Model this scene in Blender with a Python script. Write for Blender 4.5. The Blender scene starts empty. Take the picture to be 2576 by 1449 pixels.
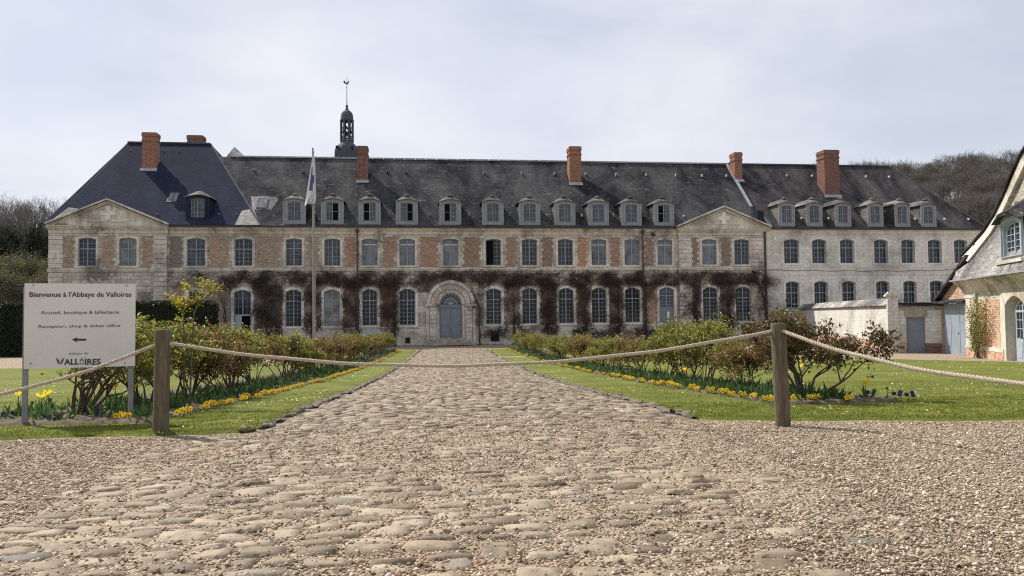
import bpy, math, random
import numpy as np
from mathutils import Vector

# ------------------------------------------------------------------ camera, world, sun
scene = bpy.context.scene
rad = math.radians
FPX = 1930.0; YAW = rad(7.2); PITCH = math.atan(70/FPX); ROLL = .0105
CAMZ = 2.78
CAM = np.array([0, 0, CAMZ])
Fv = np.array([math.sin(YAW)*math.cos(PITCH), math.cos(YAW)*math.cos(PITCH), math.sin(PITCH)])
_R0 = np.array([math.cos(YAW), -math.sin(YAW), 0]); _U0 = np.cross(_R0, Fv)
Rv = _R0*math.cos(ROLL)-_U0*math.sin(ROLL); Uv = _U0*math.cos(ROLL)+_R0*math.sin(ROLL)
from mathutils import Matrix
cd = bpy.data.cameras.new('camera'); cam = bpy.data.objects.new('camera', cd)
scene.collection.objects.link(cam); scene.camera = cam
cd.sensor_width = 36; cd.lens = FPX/2576*36; cd.clip_end = 3000; cd.clip_start = .05
M = Matrix(((Rv[0], Uv[0], -Fv[0], 0), (Rv[1], Uv[1], -Fv[1], 0), (Rv[2], Uv[2], -Fv[2], CAMZ), (0, 0, 0, 1)))
cam.matrix_world = M

SUN_EL, SUN_AZ = rad(50), rad(-45)      # azimuth from +Y, clockwise positive
world = bpy.data.worlds.new('World'); scene.world = world; world.use_nodes = True
wn = world.node_tree.nodes; wl = world.node_tree.links; wn.clear()
w_out = wn.new('ShaderNodeOutputWorld'); w_bg = wn.new('ShaderNodeBackground')
sky = wn.new('ShaderNodeTexSky'); sky.sky_type = 'NISHITA'; sky.sun_disc = False
sky.sun_elevation = SUN_EL; sky.sun_rotation = SUN_AZ; sky.air_density = 1.0; sky.dust_density = 1.5; sky.ozone_density = 1.5
tc = wn.new('ShaderNodeTexCoord'); mp = wn.new('ShaderNodeMapping'); mp.inputs['Scale'].default_value = (1.0, 1.0, 2.6)
nz = wn.new('ShaderNodeTexNoise'); nz.inputs['Scale'].default_value = 1.7; nz.inputs['Detail'].default_value = 7; nz.inputs['Roughness'].default_value = .52; nz.inputs['Distortion'].default_value = .5
cr = wn.new('ShaderNodeValToRGB'); cr.color_ramp.elements[0].position = .33; cr.color_ramp.elements[1].position = .72
cr.color_ramp.elements[0].color = (.48, .48, .48, 1); cr.color_ramp.elements[1].color = (1, 1, 1, 1)
nz2 = wn.new('ShaderNodeTexNoise'); nz2.inputs['Scale'].default_value = 2.3; nz2.inputs['Detail'].default_value = 4
cl = wn.new('ShaderNodeValToRGB'); cl.color_ramp.elements[0].color = (6.0, 6.35, 7.15, 1); cl.color_ramp.elements[1].color = (8.2, 8.2, 8.65, 1)
cl.color_ramp.elements[0].position = .36; cl.color_ramp.elements[1].position = .7
mx = wn.new('ShaderNodeMix'); mx.data_type = 'RGBA'
wl.new(tc.outputs['Generated'], mp.inputs['Vector']); wl.new(mp.outputs[0], nz.inputs['Vector']); wl.new(mp.outputs[0], nz2.inputs['Vector'])
wl.new(nz.outputs[0], cr.inputs[0]); wl.new(nz2.outputs[0], cl.inputs[0])
wl.new(cr.outputs[0], mx.inputs['Factor']); wl.new(sky.outputs[0], mx.inputs['A']); wl.new(cl.outputs[0], mx.inputs['B'])
wl.new(mx.outputs['Result'], w_bg.inputs[0]); w_bg.inputs[1].default_value = .098; wl.new(w_bg.outputs[0], w_out.inputs[0])
sd = bpy.data.lights.new('sun', 'SUN'); sd.energy = 4.7; sd.angle = rad(.8); sd.color = (1, .95, .86)
sun = bpy.data.objects.new('sun', sd); scene.collection.objects.link(sun)
SV = Vector((math.sin(SUN_AZ)*math.cos(SUN_EL), math.cos(SUN_AZ)*math.cos(SUN_EL), math.sin(SUN_EL)))
sun.rotation_euler = SV.to_track_quat('Z', 'Y').to_euler()
scene.view_settings.view_transform = 'Standard'; scene.view_settings.look = 'None'
scene.view_settings.exposure = 0.27; scene.view_settings.gamma = 1.0
scene.render.engine = 'CYCLES'
scene.cycles.use_denoising = False; scene.cycles.pixel_filter_type = 'BLACKMAN_HARRIS'; scene.cycles.filter_width = 1.15; scene.cycles.sample_clamp_indirect = 4; scene.cycles.use_adaptive_sampling = False; scene.cycles.max_bounces = 5; scene.cycles.diffuse_bounces = 3
scene.cycles.glossy_bounces = 2; scene.cycles.transparent_max_bounces = 4; scene.cycles.transmission_bounces = 3

# ------------------------------------------------------------------ photo pixel (2576 wide) -> world helpers
def ray(x, y): return Fv+Rv*(x-1288)/FPX+Uv*(724.5-y)/FPX
def atY(x, y, Y):
    d = ray(x, y); return CAM+d*(Y/d[1])
FY = 73.0
def PX(x, y=640, Y=FY): return float(atY(x, y, Y)[0])
def PZ(x, y, Y=FY): return float(atY(x, y, Y)[2])
GA = rad(2.4); ca, sa = math.cos(GA), math.sin(GA)
def uv2xy(u, v): return u*ca+v*sa, -u*sa+v*ca
def xy2uv(x, y): return x*ca-y*sa, x*sa+y*ca
_dv = np.array([-400, -20, 0, 6, 9, 12, 16, 20, 26, 33, 40, 50, 60, 72, 900.])
_dd = np.array([1.3, 1.28, 1.27, 1.27, 1.325, 1.45, 1.65, 1.82, 2.05, 2.26, 2.41, 2.58, 2.70, 2.78, 2.78])
_gv = np.arange(-30, 100, .25)
_gd = np.interp(_gv, _dv, _dd); _k = np.ones(13)/13; _gd = np.convolve(np.pad(_gd, 6, mode='edge'), _k, 'valid')
def gz(u, v): return CAMZ-np.interp(v, _gv, _gd)
def sstep(a, b, x):
    t = np.clip((x-a)/(b-a), 0, 1); return t*t*(3-2*t)
def gh(x, y):     # ground height, world
    x = np.asarray(x, float); y = np.asarray(y, float)
    u, v = xy2uv(x, y)
    z = gz(u, v)
    z = z+24*sstep(100, 170, y+.25*(x-60))*sstep(30, 75, x)+5*sstep(130, 300, y)
    return z
def groundpix(x, y):   # photo pixel -> ground point
    d = ray(x, y); t = 4.0
    for i in range(400):
        p = CAM+d*t
        h = p[2]-float(gh(p[0], p[1]))
        if h < .002: break
        t += max(h*.9/max(.02, -d[2]+.02), .01) if h > 0 else 0
        if t > 200: break
    return p

# ------------------------------------------------------------------ object helpers
col = scene.collection
def tag(o, label=None, cat=None, group=None, kind=None):
    if label: o['label'] = label
    if cat: o['category'] = cat
    if group: o['group'] = group
    if kind: o['kind'] = kind
    return o
def empty(name, loc=(0, 0, 0), label=None, cat=None, group=None, rz=0):
    o = bpy.data.objects.new(name, None); col.objects.link(o); o.location = loc; o.rotation_euler[2] = rz; o.empty_display_size = .2
    return tag(o, label, cat, group)
def link(name, me, mat=None, parent=None, smooth=False):
    o = bpy.data.objects.new(name, me); col.objects.link(o)
    if mat is not None and len(me.materials) == 0: me.materials.append(mat)
    if parent is not None:
        o.parent = parent
        if parent.get('_w'): o.matrix_parent_inverse = Matrix.Translation(-Vector(parent.location))
    if smooth: me.polygons.foreach_set('use_smooth', np.ones(len(me.polygons), bool))
    return o
def wroot(name, loc, label, cat, group=None):     # root whose children are modelled in world coordinates
    o = empty(name, loc, label, cat, group); o['_w'] = 1; return o
class MB:
    def __init__(s): s.v = []; s.f = []
    def poly(s, pts):
        n = len(s.v); s.v += [tuple(map(float, p)) for p in pts]; s.f.append(tuple(range(n, n+len(pts))))
    def box(s, x0, x1, y0, y1, z0, z1, T=None):
        n = len(s.v)
        P = [(x, y, z) for z in (z0, z1) for y in (y0, y1) for x in (x0, x1)]
        if T: P = [T(*p) for p in P]
        s.v += P
        s.f += [tuple(n+i for i in q) for q in ((0, 2, 3, 1), (4, 5, 7, 6), (0, 1, 5, 4), (2, 6, 7, 3), (0, 4, 6, 2), (1, 3, 7, 5))]
    def prism(s, pts, d):     # polygon extruded by vector d, closed
        n = len(s.v); k = len(pts)
        s.v += [tuple(p) for p in pts]+[tuple(np.array(p)+np.array(d)) for p in pts]
        s.f.append(tuple(range(n, n+k))); s.f.append(tuple(range(n+2*k-1, n+k-1, -1)))
        for i in range(k):
            j = (i+1) % k; s.f.append((n+i, n+k+i, n+k+j, n+j))
    def lathe(s, prof, n=16, c=(0, 0), a0=0):
        b = len(s.v)
        for r, z in prof:
            for i in range(n):
                a = a0+2*math.pi*i/n; s.v.append((c[0]+r*math.cos(a), c[1]+r*math.sin(a), z))
        for j in range(len(prof)-1):
            for i in range(n):
                k = (i+1) % n; s.f.append((b+j*n+i, b+j*n+k, b+(j+1)*n+k, b+(j+1)*n+i))
        s.f.append(tuple(b+n-1-i for i in range(n))); s.f.append(tuple(b+(len(prof)-1)*n+i for i in range(n)))
    def build(s, name, mat, parent=None, smooth=False, T=None):
        me = bpy.data.meshes.new(name)
        V = [T(*p) for p in s.v] if T else s.v
        me.from_pydata(V, [], s.f); me.update()
        return link(name, me, mat, parent, smooth)
def np_mesh(name, V, F):
    me = bpy.data.meshes.new(name); V = np.ascontiguousarray(V, np.float32); F = np.ascontiguousarray(F, np.int32)
    k = F.shape[1]
    me.vertices.add(len(V)); me.vertices.foreach_set('co', V.ravel())
    me.loops.add(F.size); me.loops.foreach_set('vertex_index', F.ravel())
    me.polygons.add(len(F)); me.polygons.foreach_set('loop_start', np.arange(0, F.size, k, dtype=np.int32))
    me.update(calc_edges=True); me.validate(); return me
def seg_arrays(S, n=4):
    """S: (m,8) p0 p1 r0 r1 -> tube verts, quads"""
    S = np.asarray(S, float); p0, p1, r0, r1 = S[:, :3], S[:, 3:6], S[:, 6], S[:, 7]
    d = p1-p0; L = np.linalg.norm(d, axis=1, keepdims=True)+1e-9; d = d/L
    a = np.where(np.abs(d[:, 2:3]) < .9, np.array([[0, 0, 1.]]), np.array([[1., 0, 0]]))
    e1 = np.cross(d, a); e1 /= np.linalg.norm(e1, axis=1, keepdims=True); e2 = np.cross(d, e1)
    V = []
    for i in range(n):
        t = 2*math.pi*i/n; o = e1*math.cos(t)+e2*math.sin(t)
        V.append(p0+o*r0[:, None]); V.append(p1+o*r1[:, None])
    V = np.stack(V, 1).reshape(-1, 3); m = len(S); b = np.arange(m)[:, None]*2*n
    F = np.concatenate([np.stack([b[:, 0]+2*i, b[:, 0]+2*((i+1) % n), b[:, 0]+2*((i+1) % n)+1, b[:, 0]+2*i+1], 1) for i in range(n)])
    return V, F
def seg_obj(name, S, mat, parent=None, n=4):
    V, F = seg_arrays(S, n); return link(name, np_mesh(name, V, F), mat, parent, True)
def leaf_arrays(C, D, N, size, wid=.55, fold=.25):
    """leaves: C centre base, D direction, N normal-ish, size array -> tris"""
    D = D/np.linalg.norm(D, axis=1, keepdims=True); S = np.cross(D, N); S /= np.linalg.norm(S, axis=1, keepdims=True)+1e-9; U = np.cross(S, D)
    sz = size[:, None]
    v0 = C; v2 = C+D*sz; mid = C+D*sz*.45
    v1 = mid+S*sz*wid*.5+U*sz*fold*.5; v3 = mid-S*sz*wid*.5+U*sz*fold*.5
    V = np.stack([v0, v1, v2, v3], 1).reshape(-1, 3); b = np.arange(len(C))*4
    return V, np.concatenate([np.stack([b, b+1, b+2], 1), np.stack([b, b+2, b+3], 1)])
def rnd_dirs(rng, n, up=0.0):
    d = rng.normal(size=(n, 3)); d[:, 2] += up; return d/np.linalg.norm(d, axis=1, keepdims=True)

# ------------------------------------------------------------------ materials
def newmat(name):
    m = bpy.data.materials.new(name); m.use_nodes = True; nt = m.node_tree; nt.nodes.clear()
    o = nt.nodes.new('ShaderNodeOutputMaterial'); b = nt.nodes.new('ShaderNodeBsdfPrincipled'); nt.links.new(b.outputs[0], o.inputs[0])
    return m, nt.nodes, nt.links, b
def N(ns, t, **k):
    n = ns.new(t)
    for a, v in k.items():
        if a in n.inputs: n.inputs[a].default_value = v
        else: setattr(n, a, v)
    return n
def ramp(ns, stops):
    r = ns.new('ShaderNodeValToRGB'); e = r.color_ramp.elements
    while len(e) < len(stops): e.new(.5)
    for i, (p, c) in enumerate(stops):
        e[i].position = p; e[i].color = (*c, 1) if len(c) == 3 else c
    return r
def mixc(ns, ls, fac, a, b, mode='MIX'):
    m = ns.new('ShaderNodeMix'); m.data_type = 'RGBA'; m.blend_type = mode
    for s, v in (('Factor', fac), ('A', a), ('B', b)):
        if isinstance(v, (int, float)): m.inputs[s].default_value = v
        elif isinstance(v, tuple): m.inputs[s].default_value = (*v, 1) if len(v) == 3 else v
        else: ls.new(v, m.inputs[s])
    return m.outputs['Result']
def coords(ns, ls, scale=(1, 1, 1), kind='Object', rot=(0, 0, 0)):
    t = ns.new('ShaderNodeTexCoord'); m = ns.new('ShaderNodeMapping'); m.inputs['Scale'].default_value = scale; m.inputs['Rotation'].default_value = rot
    ls.new(t.outputs[kind], m.inputs[0]); return m.outputs[0]
def noise(ns, ls, vec, scale, detail=5, rough=.55, dist=0):
    n = N(ns, 'ShaderNodeTexNoise'); n.inputs['Scale'].default_value = scale; n.inputs['Detail'].default_value = detail
    n.inputs['Roughness'].default_value = rough; n.inputs['Distortion'].default_value = dist; ls.new(vec, n.inputs['Vector']); return n.outputs[0]
def bump(ns, ls, b, h, strength=.4, dist=.02):
    n = ns.new('ShaderNodeBump'); n.inputs['Strength'].default_value = strength; n.inputs['Distance'].default_value = dist
    ls.new(h, n.inputs['Height']); ls.new(n.outputs[0], b.inputs['Normal'])
def flat(name, c, rough=.7, var=.12, scale=3, metal=0, bs=.15, spec=.5):
    m, ns, ls, b = newmat(name); v = coords(ns, ls)
    nn = noise(ns, ls, v, scale, 6)
    lo = tuple(x*(1-var) for x in c); hi = tuple(min(1, x*(1+var)) for x in c)
    r = ramp(ns, [(.3, lo), (.7, hi)]); ls.new(nn, r.inputs[0]); ls.new(r.outputs[0], b.inputs['Base Color'])
    b.inputs['Roughness'].default_value = rough; b.inputs['Metallic'].default_value = metal; b.inputs['Specular IOR Level'].default_value = spec
    if bs: bump(ns, ls, b, noise(ns, ls, v, scale*12, 4), bs, .01)
    return m

def stone_mat(name, base, dark, white, joints=True, wamt=.5, damt=.5, bw=.75, bh=.32, msc=1.0):
    m, ns, ls, b = newmat(name)
    v = coords(ns, ls)                        # object space, metres
    vx = coords(ns, ls, rot=(rad(90), 0, 0))  # facade plane -> texture xy
    big = noise(ns, ls, v, .35*msc, 7, .6, .4)
    r1 = ramp(ns, [(.35, dark), (.5, base), (.68, tuple(x*1.18 for x in base))]); ls.new(big, r1.inputs[0])
    c = r1.outputs[0]
    vs = coords(ns, ls, scale=(1.6, 1.6, .22))      # vertical run-off streaks
    st = noise(ns, ls, vs, 1.6, 6, .65)
    rs = ramp(ns, [(.48, (0, 0, 0)), (.72, (1, 1, 1))]); ls.new(st, rs.inputs[0])
    sc = ns.new('ShaderNodeMath'); sc.operation = 'MULTIPLY'; ls.new(rs.outputs[0], sc.inputs[0]); sc.inputs[1].default_value = damt
    c = mixc(ns, ls, sc.outputs[0], c, dark)
    wn_ = noise(ns, ls, v, 1.1, 8, .68, .6)
    rw = ramp(ns, [(.53, (0, 0, 0)), (.60, (1, 1, 1))]); ls.new(wn_, rw.inputs[0])
    sw = ns.new('ShaderNodeMath'); sw.operation = 'MULTIPLY'; ls.new(rw.outputs[0], sw.inputs[0]); sw.inputs[1].default_value = wamt
    c = mixc(ns, ls, sw.outputs[0], c, white)
    fine = noise(ns, ls, v, 5, 8, .7)
    rf = ramp(ns, [(.3, (.72, .72, .72)), (.7, (1.18, 1.18, 1.18))]); ls.new(fine, rf.inputs[0])
    c = mixc(ns, ls, 1.0, c, rf.outputs[0], 'MULTIPLY')
    h = fine
    if joints:
        bt = N(ns, 'ShaderNodeTexBrick'); ls.new(vx, bt.inputs['Vector'])
        bt.inputs['Scale'].default_value = 1; bt.inputs['Brick Width'].default_value = bw; bt.inputs['Row Height'].default_value = bh
        bt.inputs['Mortar Size'].default_value = .022; bt.inputs['Mortar Smooth'].default_value = .3
        bt.inputs['Color1'].default_value = (.86, .86, .86, 1); bt.inputs['Color2'].default_value = (1.1, 1.08, 1.04, 1); bt.inputs['Mortar'].default_value = (.5, .48, .46, 1)
        c = mixc(ns, ls, .35 if joints == 'soft' else .75, c, bt.outputs[0], 'MULTIPLY')
    ls.new(c, b.inputs['Base Color']); b.inputs['Roughness'].default_value = .9; b.inputs['Specular IOR Level'].default_value = .2
    bump(ns, ls, b, fine, .5, .03)
    return m
def brick_mat(name, c1, c2, mortar, worn=.35, rotz=0, bw=.24, bh=.085, wc=(.34, .29, .24)):
    m, ns, ls, b = newmat(name)
    vx = coords(ns, ls, rot=(rad(90), 0, 0)) if not rotz else coords(ns, ls, rot=(rad(90), 0, rotz))
    v = coords(ns, ls)
    bt = N(ns, 'ShaderNodeTexBrick'); ls.new(vx, bt.inputs['Vector'])
    bt.inputs['Scale'].default_value = 1; bt.inputs['Brick Width'].default_value = bw; bt.inputs['Row Height'].default_value = bh
    bt.inputs['Mortar Size'].default_value = .014; bt.inputs['Color1'].default_value = (*c1, 1); bt.inputs['Color2'].default_value = (*c2, 1); bt.inputs['Mortar'].default_value = (*mortar, 1)
    w = noise(ns, ls, v, .9, 8, .7, .5); r = ramp(ns, [(.46, (0, 0, 0)), (.66, (worn, worn, worn))]); ls.new(w, r.inputs[0])
    c = mixc(ns, ls, r.outputs[0], bt.outputs[0], wc)
    vs = coords(ns, ls, scale=(1.2, 1.2, 5.0)); k = noise(ns, ls, vs, 3.0, 4, .7)
    rk = ramp(ns, [(.38, (.48, .46, .46)), (.49, (.95, .95, .95)), (.62, (1.22, 1.2, 1.18))]); ls.new(k, rk.inputs[0])
    c = mixc(ns, ls, .9, c, rk.outputs[0], 'MULTIPLY')
    oi = ns.new('ShaderNodeObjectInfo'); rr = ramp(ns, [(0, (.72, .74, .78)), (.5, (1, .97, .95)), (1, (1.22, 1.1, .98))]); ls.new(oi.outputs['Random'], rr.inputs[0])
    c = mixc(ns, ls, 1.0, c, rr.outputs[0], 'MULTIPLY')
    ls.new(c, b.inputs['Base Color']); b.inputs['Roughness'].default_value = .92; b.inputs['Specular IOR Level'].default_value = .2
    bump(ns, ls, b, k, .6, .03)
    return m
def slate_mat(name, base, light, dark, lichen=.3, course=.16, plane_rot=None):
    m, ns, ls, b = newmat(name)
    v = coords(ns, ls)
    wv = N(ns, 'ShaderNodeTexWave'); wv.wave_type = 'BANDS'; wv.bands_direction = 'Z'; wv.wave_profile = 'SAW'
    ls.new(coords(ns, ls), wv.inputs['Vector']); wv.inputs['Scale'].default_value = .05/(course/ (2*math.pi))*1.0; wv.inputs['Distortion'].default_value = .35; wv.inputs['Detail'].default_value = 3; wv.inputs['Detail Scale'].default_value = 2.5
    big = noise(ns, ls, coords(ns, ls, scale=(1, .5, .5)), .27, 9, .68, .7)
    r1 = ramp(ns, [(.40, dark), (.5, base), (.60, light)]); ls.new(big, r1.inputs[0]); c = r1.outputs[0]
    sm = noise(ns, ls, coords(ns, ls, scale=(1.2, 1.2, 5)), 3.0, 6, .75)
    rs = ramp(ns, [(.38, (.5, .5, .5)), (.5, (1, 1, 1)), (.62, (1.7, 1.65, 1.6))]); ls.new(sm, rs.inputs[0])
    c = mixc(ns, ls, .9, c, rs.outputs[0], 'MULTIPLY')
    rw = ramp(ns, [(0, (.78, .78, .78)), (.2, (1, 1, 1)), (1, (1.06, 1.06, 1.06))]); ls.new(wv.outputs[0], rw.inputs[0])
    c = mixc(ns, ls, .8, c, rw.outputs[0], 'MULTIPLY')
    if lichen:
        li = noise(ns, ls, coords(ns, ls, scale=(1, 1, 3)), 1.3, 9, .75, .3); rl = ramp(ns, [(.58, (0, 0, 0)), (.68, (lichen,)*3)]); ls.new(li, rl.inputs[0])
        c = mixc(ns, ls, rl.outputs[0], c, (.30, .28, .25))
    ls.new(c, b.inputs['Base Color']); b.inputs['Roughness'].default_value = .9; b.inputs['Specular IOR Level'].default_value = .07
    bump(ns, ls, b, wv.outputs[0], .35, .03)
    return m
M_ = {}
M_['stone'] = stone_mat('facade_stone', (.49, .445, .38), (.22, .195, .17), (.74, .70, .63), True, .75, .5)
M_['trim'] = stone_mat('trim_stone', (.60, .55, .475), (.28, .245, .21), (.82, .78, .71), False, .55, .5)
M_['plaster'] = stone_mat('worn_plaster', (.36, .315, .26), (.18, .155, .13), (.60, .56, .48), False, .5, .6)
M_['white_stone'] = stone_mat('white_limestone', (.69, .675, .62), (.45, .43, .39), (.80, .78, .73), 'soft', .5, .35, bw=.9, bh=.34)
M_['white_trim'] = stone_mat('white_trim', (.74, .715, .655), (.40, .375, .33), (.78, .75, .69), False, .4, .35)
M_['cream'] = stone_mat('cream_stone', (.60, .56, .47), (.30, .25, .19), (.76, .73, .66), False, .6, .35)
M_['rubble'] = stone_mat('rubble_flint', (.50, .46, .39), (.26, .235, .20), (.72, .69, .62), True, .8, .3, bw=.3, bh=.16, msc=3)
M_['whitewash'] = stone_mat('whitewashed_wall', (.64, .62, .58), (.40, .375, .34), (.74, .72, .68), 'soft', .4, .25, bw=.5, bh=.2)
M_['brick'] = brick_mat('old_brick', (.175, .085, .062), (.30, .18, .135), (.40, .345, .295), .6)
M_['brick_orange'] = brick_mat('orange_brick', (.30, .12, .06), (.40, .21, .12), (.42, .36, .28), .35)
M_['brick_pale'] = brick_mat('pale_worn_brick', (.20, .14, .11), (.33, .255, .205), (.42, .37, .315), .95)
M_['brick_red'] = brick_mat('chimney_brick', (.155, .048, .034), (.215, .072, .05), (.36, .27, .21), .15, wc=(.20, .15, .12))
M_['brick_dark'] = brick_mat('dark_brick', (.22, .10, .07), (.30, .15, .10), (.28, .24, .20), .4, wc=(.13, .12, .11))  # dark brick with grey patches
M_['brick_side'] = brick_mat('pavilion_brick', (.34, .15, .09), (.44, .25, .16), (.56, .47, .38), .5, wc=(.6, .55, .46))
M_['slate_old'] = slate_mat('old_slate', (.050, .050, .054), (.083, .081, .082), (.022, .022, .027), .8)
M_['slate_blue'] = slate_mat('new_blue_slate', (.023, .027, .050), (.028, .033, .058), (.019, .022, .042), 0)
M_['slate_grey'] = slate_mat('grey_slate', (.056, .052, .054), (.092, .085, .083), (.024, .023, .028), .4)
M_['slate_light'] = slate_mat('lichen_and_sunlit_slate', (.26, .25, .235), (.40, .385, .36), (.14, .13, .13), .7, course=.22)  # lichened slate; on the flared eave its paleness stands in for sunlight
M_['slate_pale'] = slate_mat('pale_hood_slate', (.13, .125, .115), (.22, .21, .19), (.07, .068, .066), .6)
M_['zinc'] = flat('zinc_flashing', (.30, .31, .33), .55, .2, 2)
M_['leadgrey'] = flat('lead_grey', (.085, .095, .115), .8, .25, 2, spec=.15)
M_['frame'] = flat('blue_grey_paint', (.24, .27, .305), .6, .12, 4, bs=.05)
M_['frame_light'] = flat('light_blue_grey_paint', (.36, .41, .46), .6, .1, 4, bs=.05)
M_['door'] = flat('blue_grey_door', (.175, .20, .235), .55, .1, 2, bs=.05)
M_['dormer'] = flat('dormer_grey_wood', (.25, .265, .285), .75, .18, 3)
M_['iron'] = flat('dark_iron', (.035, .032, .032), .6, .2, 5)
M_['pipe'] = flat('brown_downpipe', (.055, .045, .042), .6, .2, 3)
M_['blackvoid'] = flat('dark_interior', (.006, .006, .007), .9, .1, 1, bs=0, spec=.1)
M_['paper'] = flat('white_paper', (.8, .8, .8), .8, .04, 4, bs=0)
def glass_mat(name, tint, blind=None):
    m, ns, ls, b = newmat(name); v = coords(ns, ls)
    oi = ns.new('ShaderNodeObjectInfo')
    ad = ns.new('ShaderNodeVectorMath'); ad.operation = 'ADD'; ls.new(v, ad.inputs[0]); ls.new(oi.outputs['Random'], ad.inputs[1])
    n1 = noise(ns, ls, ad.outputs[0], 1.3, 3, .5)
    r = ramp(ns, [(.35, tuple(x*.55 for x in tint)), (.65, tuple(min(1, x*1.35) for x in tint))]); ls.new(n1, r.inputs[0])
    ls.new(r.outputs[0], b.inputs['Base Color']); b.inputs['Roughness'].default_value = .1; b.inputs['Specular IOR Level'].default_value = .35
    bump(ns, ls, b, noise(ns, ls, ad.outputs[0], 2.2, 2), .12, .05)
    return m
M_['glass'] = glass_mat('dark_window_glass', (.035, .042, .055))
M_['glass_mid'] = glass_mat('blinded_window_glass', (.065, .075, .09))
M_['glass_pale'] = glass_mat('curtained_window_glass', (.15, .165, .185))
M_['glass_green'] = glass_mat('shuttered_window_glass', (.20, .215, .20))
M_['glass_dark'] = glass_mat('black_window_glass', (.014, .016, .020))
def leaf_mat(name, stops, trans=.45, rough=.6, spec=.2):
    m, ns, ls, b = newmat(name)
    g = ns.new('ShaderNodeNewGeometry'); r = ramp(ns, stops); ls.new(g.outputs['Random Per Island'], r.inputs[0])
    ls.new(r.outputs[0], b.inputs['Base Color']); b.inputs['Roughness'].default_value = rough; b.inputs['Specular IOR Level'].default_value = spec
    t = ns.new('ShaderNodeBsdfTranslucent'); ms = ns.new('ShaderNodeMixShader'); ms.inputs[0].default_value = trans
    tcx = mixc(ns, ls, 1.0, r.outputs[0], (1.5, 1.55, .9), 'MULTIPLY'); ls.new(tcx, t.inputs[0])
    out = [n for n in ns if n.type == 'OUTPUT_MATERIAL'][0]
    ls.new(b.outputs[0], ms.inputs[1]); ls.new(t.outputs[0], ms.inputs[2]); ls.new(ms.outputs[0], out.inputs[0])
    return m
M_['leaf_green'] = leaf_mat('rose_leaf_green', [(0, (.06, .075, .024)), (.35, (.12, .135, .036)), (.65, (.21, .21, .055)), (.85, (.30, .27, .08)), (1, (.30, .15, .07))], rough=.42, spec=.45)
M_['leaf_mix'] = leaf_mat('rose_leaf_mixed', [(0, (.06, .07, .026)), (.35, (.125, .12, .04)), (.6, (.20, .155, .055)), (.85, (.25, .125, .065)), (1, (.36, .11, .07))], rough=.42, spec=.45)
M_['leaf_bronze'] = leaf_mat('rose_leaf_bronze', [(0, (.04, .045, .022)), (.35, (.075, .07, .032)), (.7, (.12, .08, .042)), (.88, (.19, .085, .05)), (1, (.30, .11, .065))], rough=.42, spec=.45)
M_['leaf_yellow'] = leaf_mat('young_leaf_yellow', [(0, (.16, .15, .03)), (.5, (.30, .25, .04)), (1, (.42, .30, .06))], .5)
M_['leaf_dark'] = leaf_mat('hedge_leaf_dark', [(0, (.010, .018, .008)), (.6, (.022, .035, .015)), (1, (.045, .060, .028))], .2)
M_['leaf_tulip'] = leaf_mat('tulip_leaf', [(0, (.030, .065, .025)), (.5, (.05, .10, .04)), (1, (.10, .16, .065))], .35)
M_['grass_blade'] = leaf_mat('grass_blade', [(0, (.075, .10, .016)), (.5, (.12, .145, .024)), (.85, (.17, .19, .036)), (1, (.26, .24, .08))], .4)
M_['ivy_dark'] = leaf_mat('ivy_leaf', rough=.9, stops= [(0, (.02, .026, .02)), (.6, (.040, .048, .036)), (1, (.07, .075, .055))], trans=.2)
M_['leaf_willow'] = leaf_mat('spring_leaf', [(0, (.10, .10, .05)), (.5, (.165, .165, .08)), (1, (.23, .22, .105))], .4)
M_['petal_yellow'] = leaf_mat('yellow_petal', [(0, (.75, .48, .015)), (.6, (.85, .60, .03)), (1, (.88, .70, .08))], .35)
M_['petal_purple'] = leaf_mat('purple_petal', [(0, (.030, .012, .08)), (1, (.06, .022, .16))], .3)
M_['petal_white'] = leaf_mat('daisy_petal', [(0, (.50, .52, .22)), (.45, (.62, .60, .25)), (.6, (.72, .72, .62)), (1, (.78, .78, .72))], .3)
M_['pansy_eye'] = flat('pansy_dark_eye', (.03, .012, .015), .8, .1, 3, bs=0)
M_['bark'] = flat('rose_bark', (.085, .060, .045), .9, .4, 14)
M_['bark_green'] = flat('green_rose_stem', (.10, .095, .045), .8, .35, 12)
M_['bark_tree'] = flat('grey_bark', (.20, .18, .16), .9, .35, 3)
M_['twig'] = flat('brown_twigs', (.135, .115, .10), .95, .35, .3)
M_['twig_grey'] = flat('grey_twigs', (.15, .14, .13), .95, .3, .3)
M_['vine'] = flat('dead_vine', (.062, .046, .041), .95, .5, 1.2)
def wood_mat():
    m, ns, ls, b = newmat('weathered_post_wood'); v = coords(ns, ls, scale=(9, 9, .9)); k = noise(ns, ls, v, 3, 8, .65, .6)
    r = ramp(ns, [(.25, (.040, .030, .018)), (.5, (.115, .090, .056)), (.7, (.20, .165, .11))]); ls.new(k, r.inputs[0])
    v2 = coords(ns, ls); g = noise(ns, ls, v2, 2.2, 5, .6); rg = ramp(ns, [(.42, (0, 0, 0)), (.7, (.5, .5, .5))]); ls.new(g, rg.inputs[0])
    c = mixc(ns, ls, rg.outputs[0], r.outputs[0], (.085, .095, .045)); ls.new(c, b.inputs['Base Color']); b.inputs['Roughness'].default_value = .9
    bump(ns, ls, b, k, .7, .012); return m
M_['wood'] = wood_mat()
M_['rope'] = flat('hemp_rope', (.50, .43, .33), .95, .3, 40, bs=.4)
M_['sign'] = flat('sign_panel_white', (.67, .64, .60), .45, .07, 1.6, bs=0)
M_['ink'] = flat('dark_lettering', (.035, .035, .05), .6, .02, 2, bs=0)
M_['ink_grey'] = flat('grey_lettering', (.16, .15, .15), .6, .02, 2, bs=0)
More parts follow.
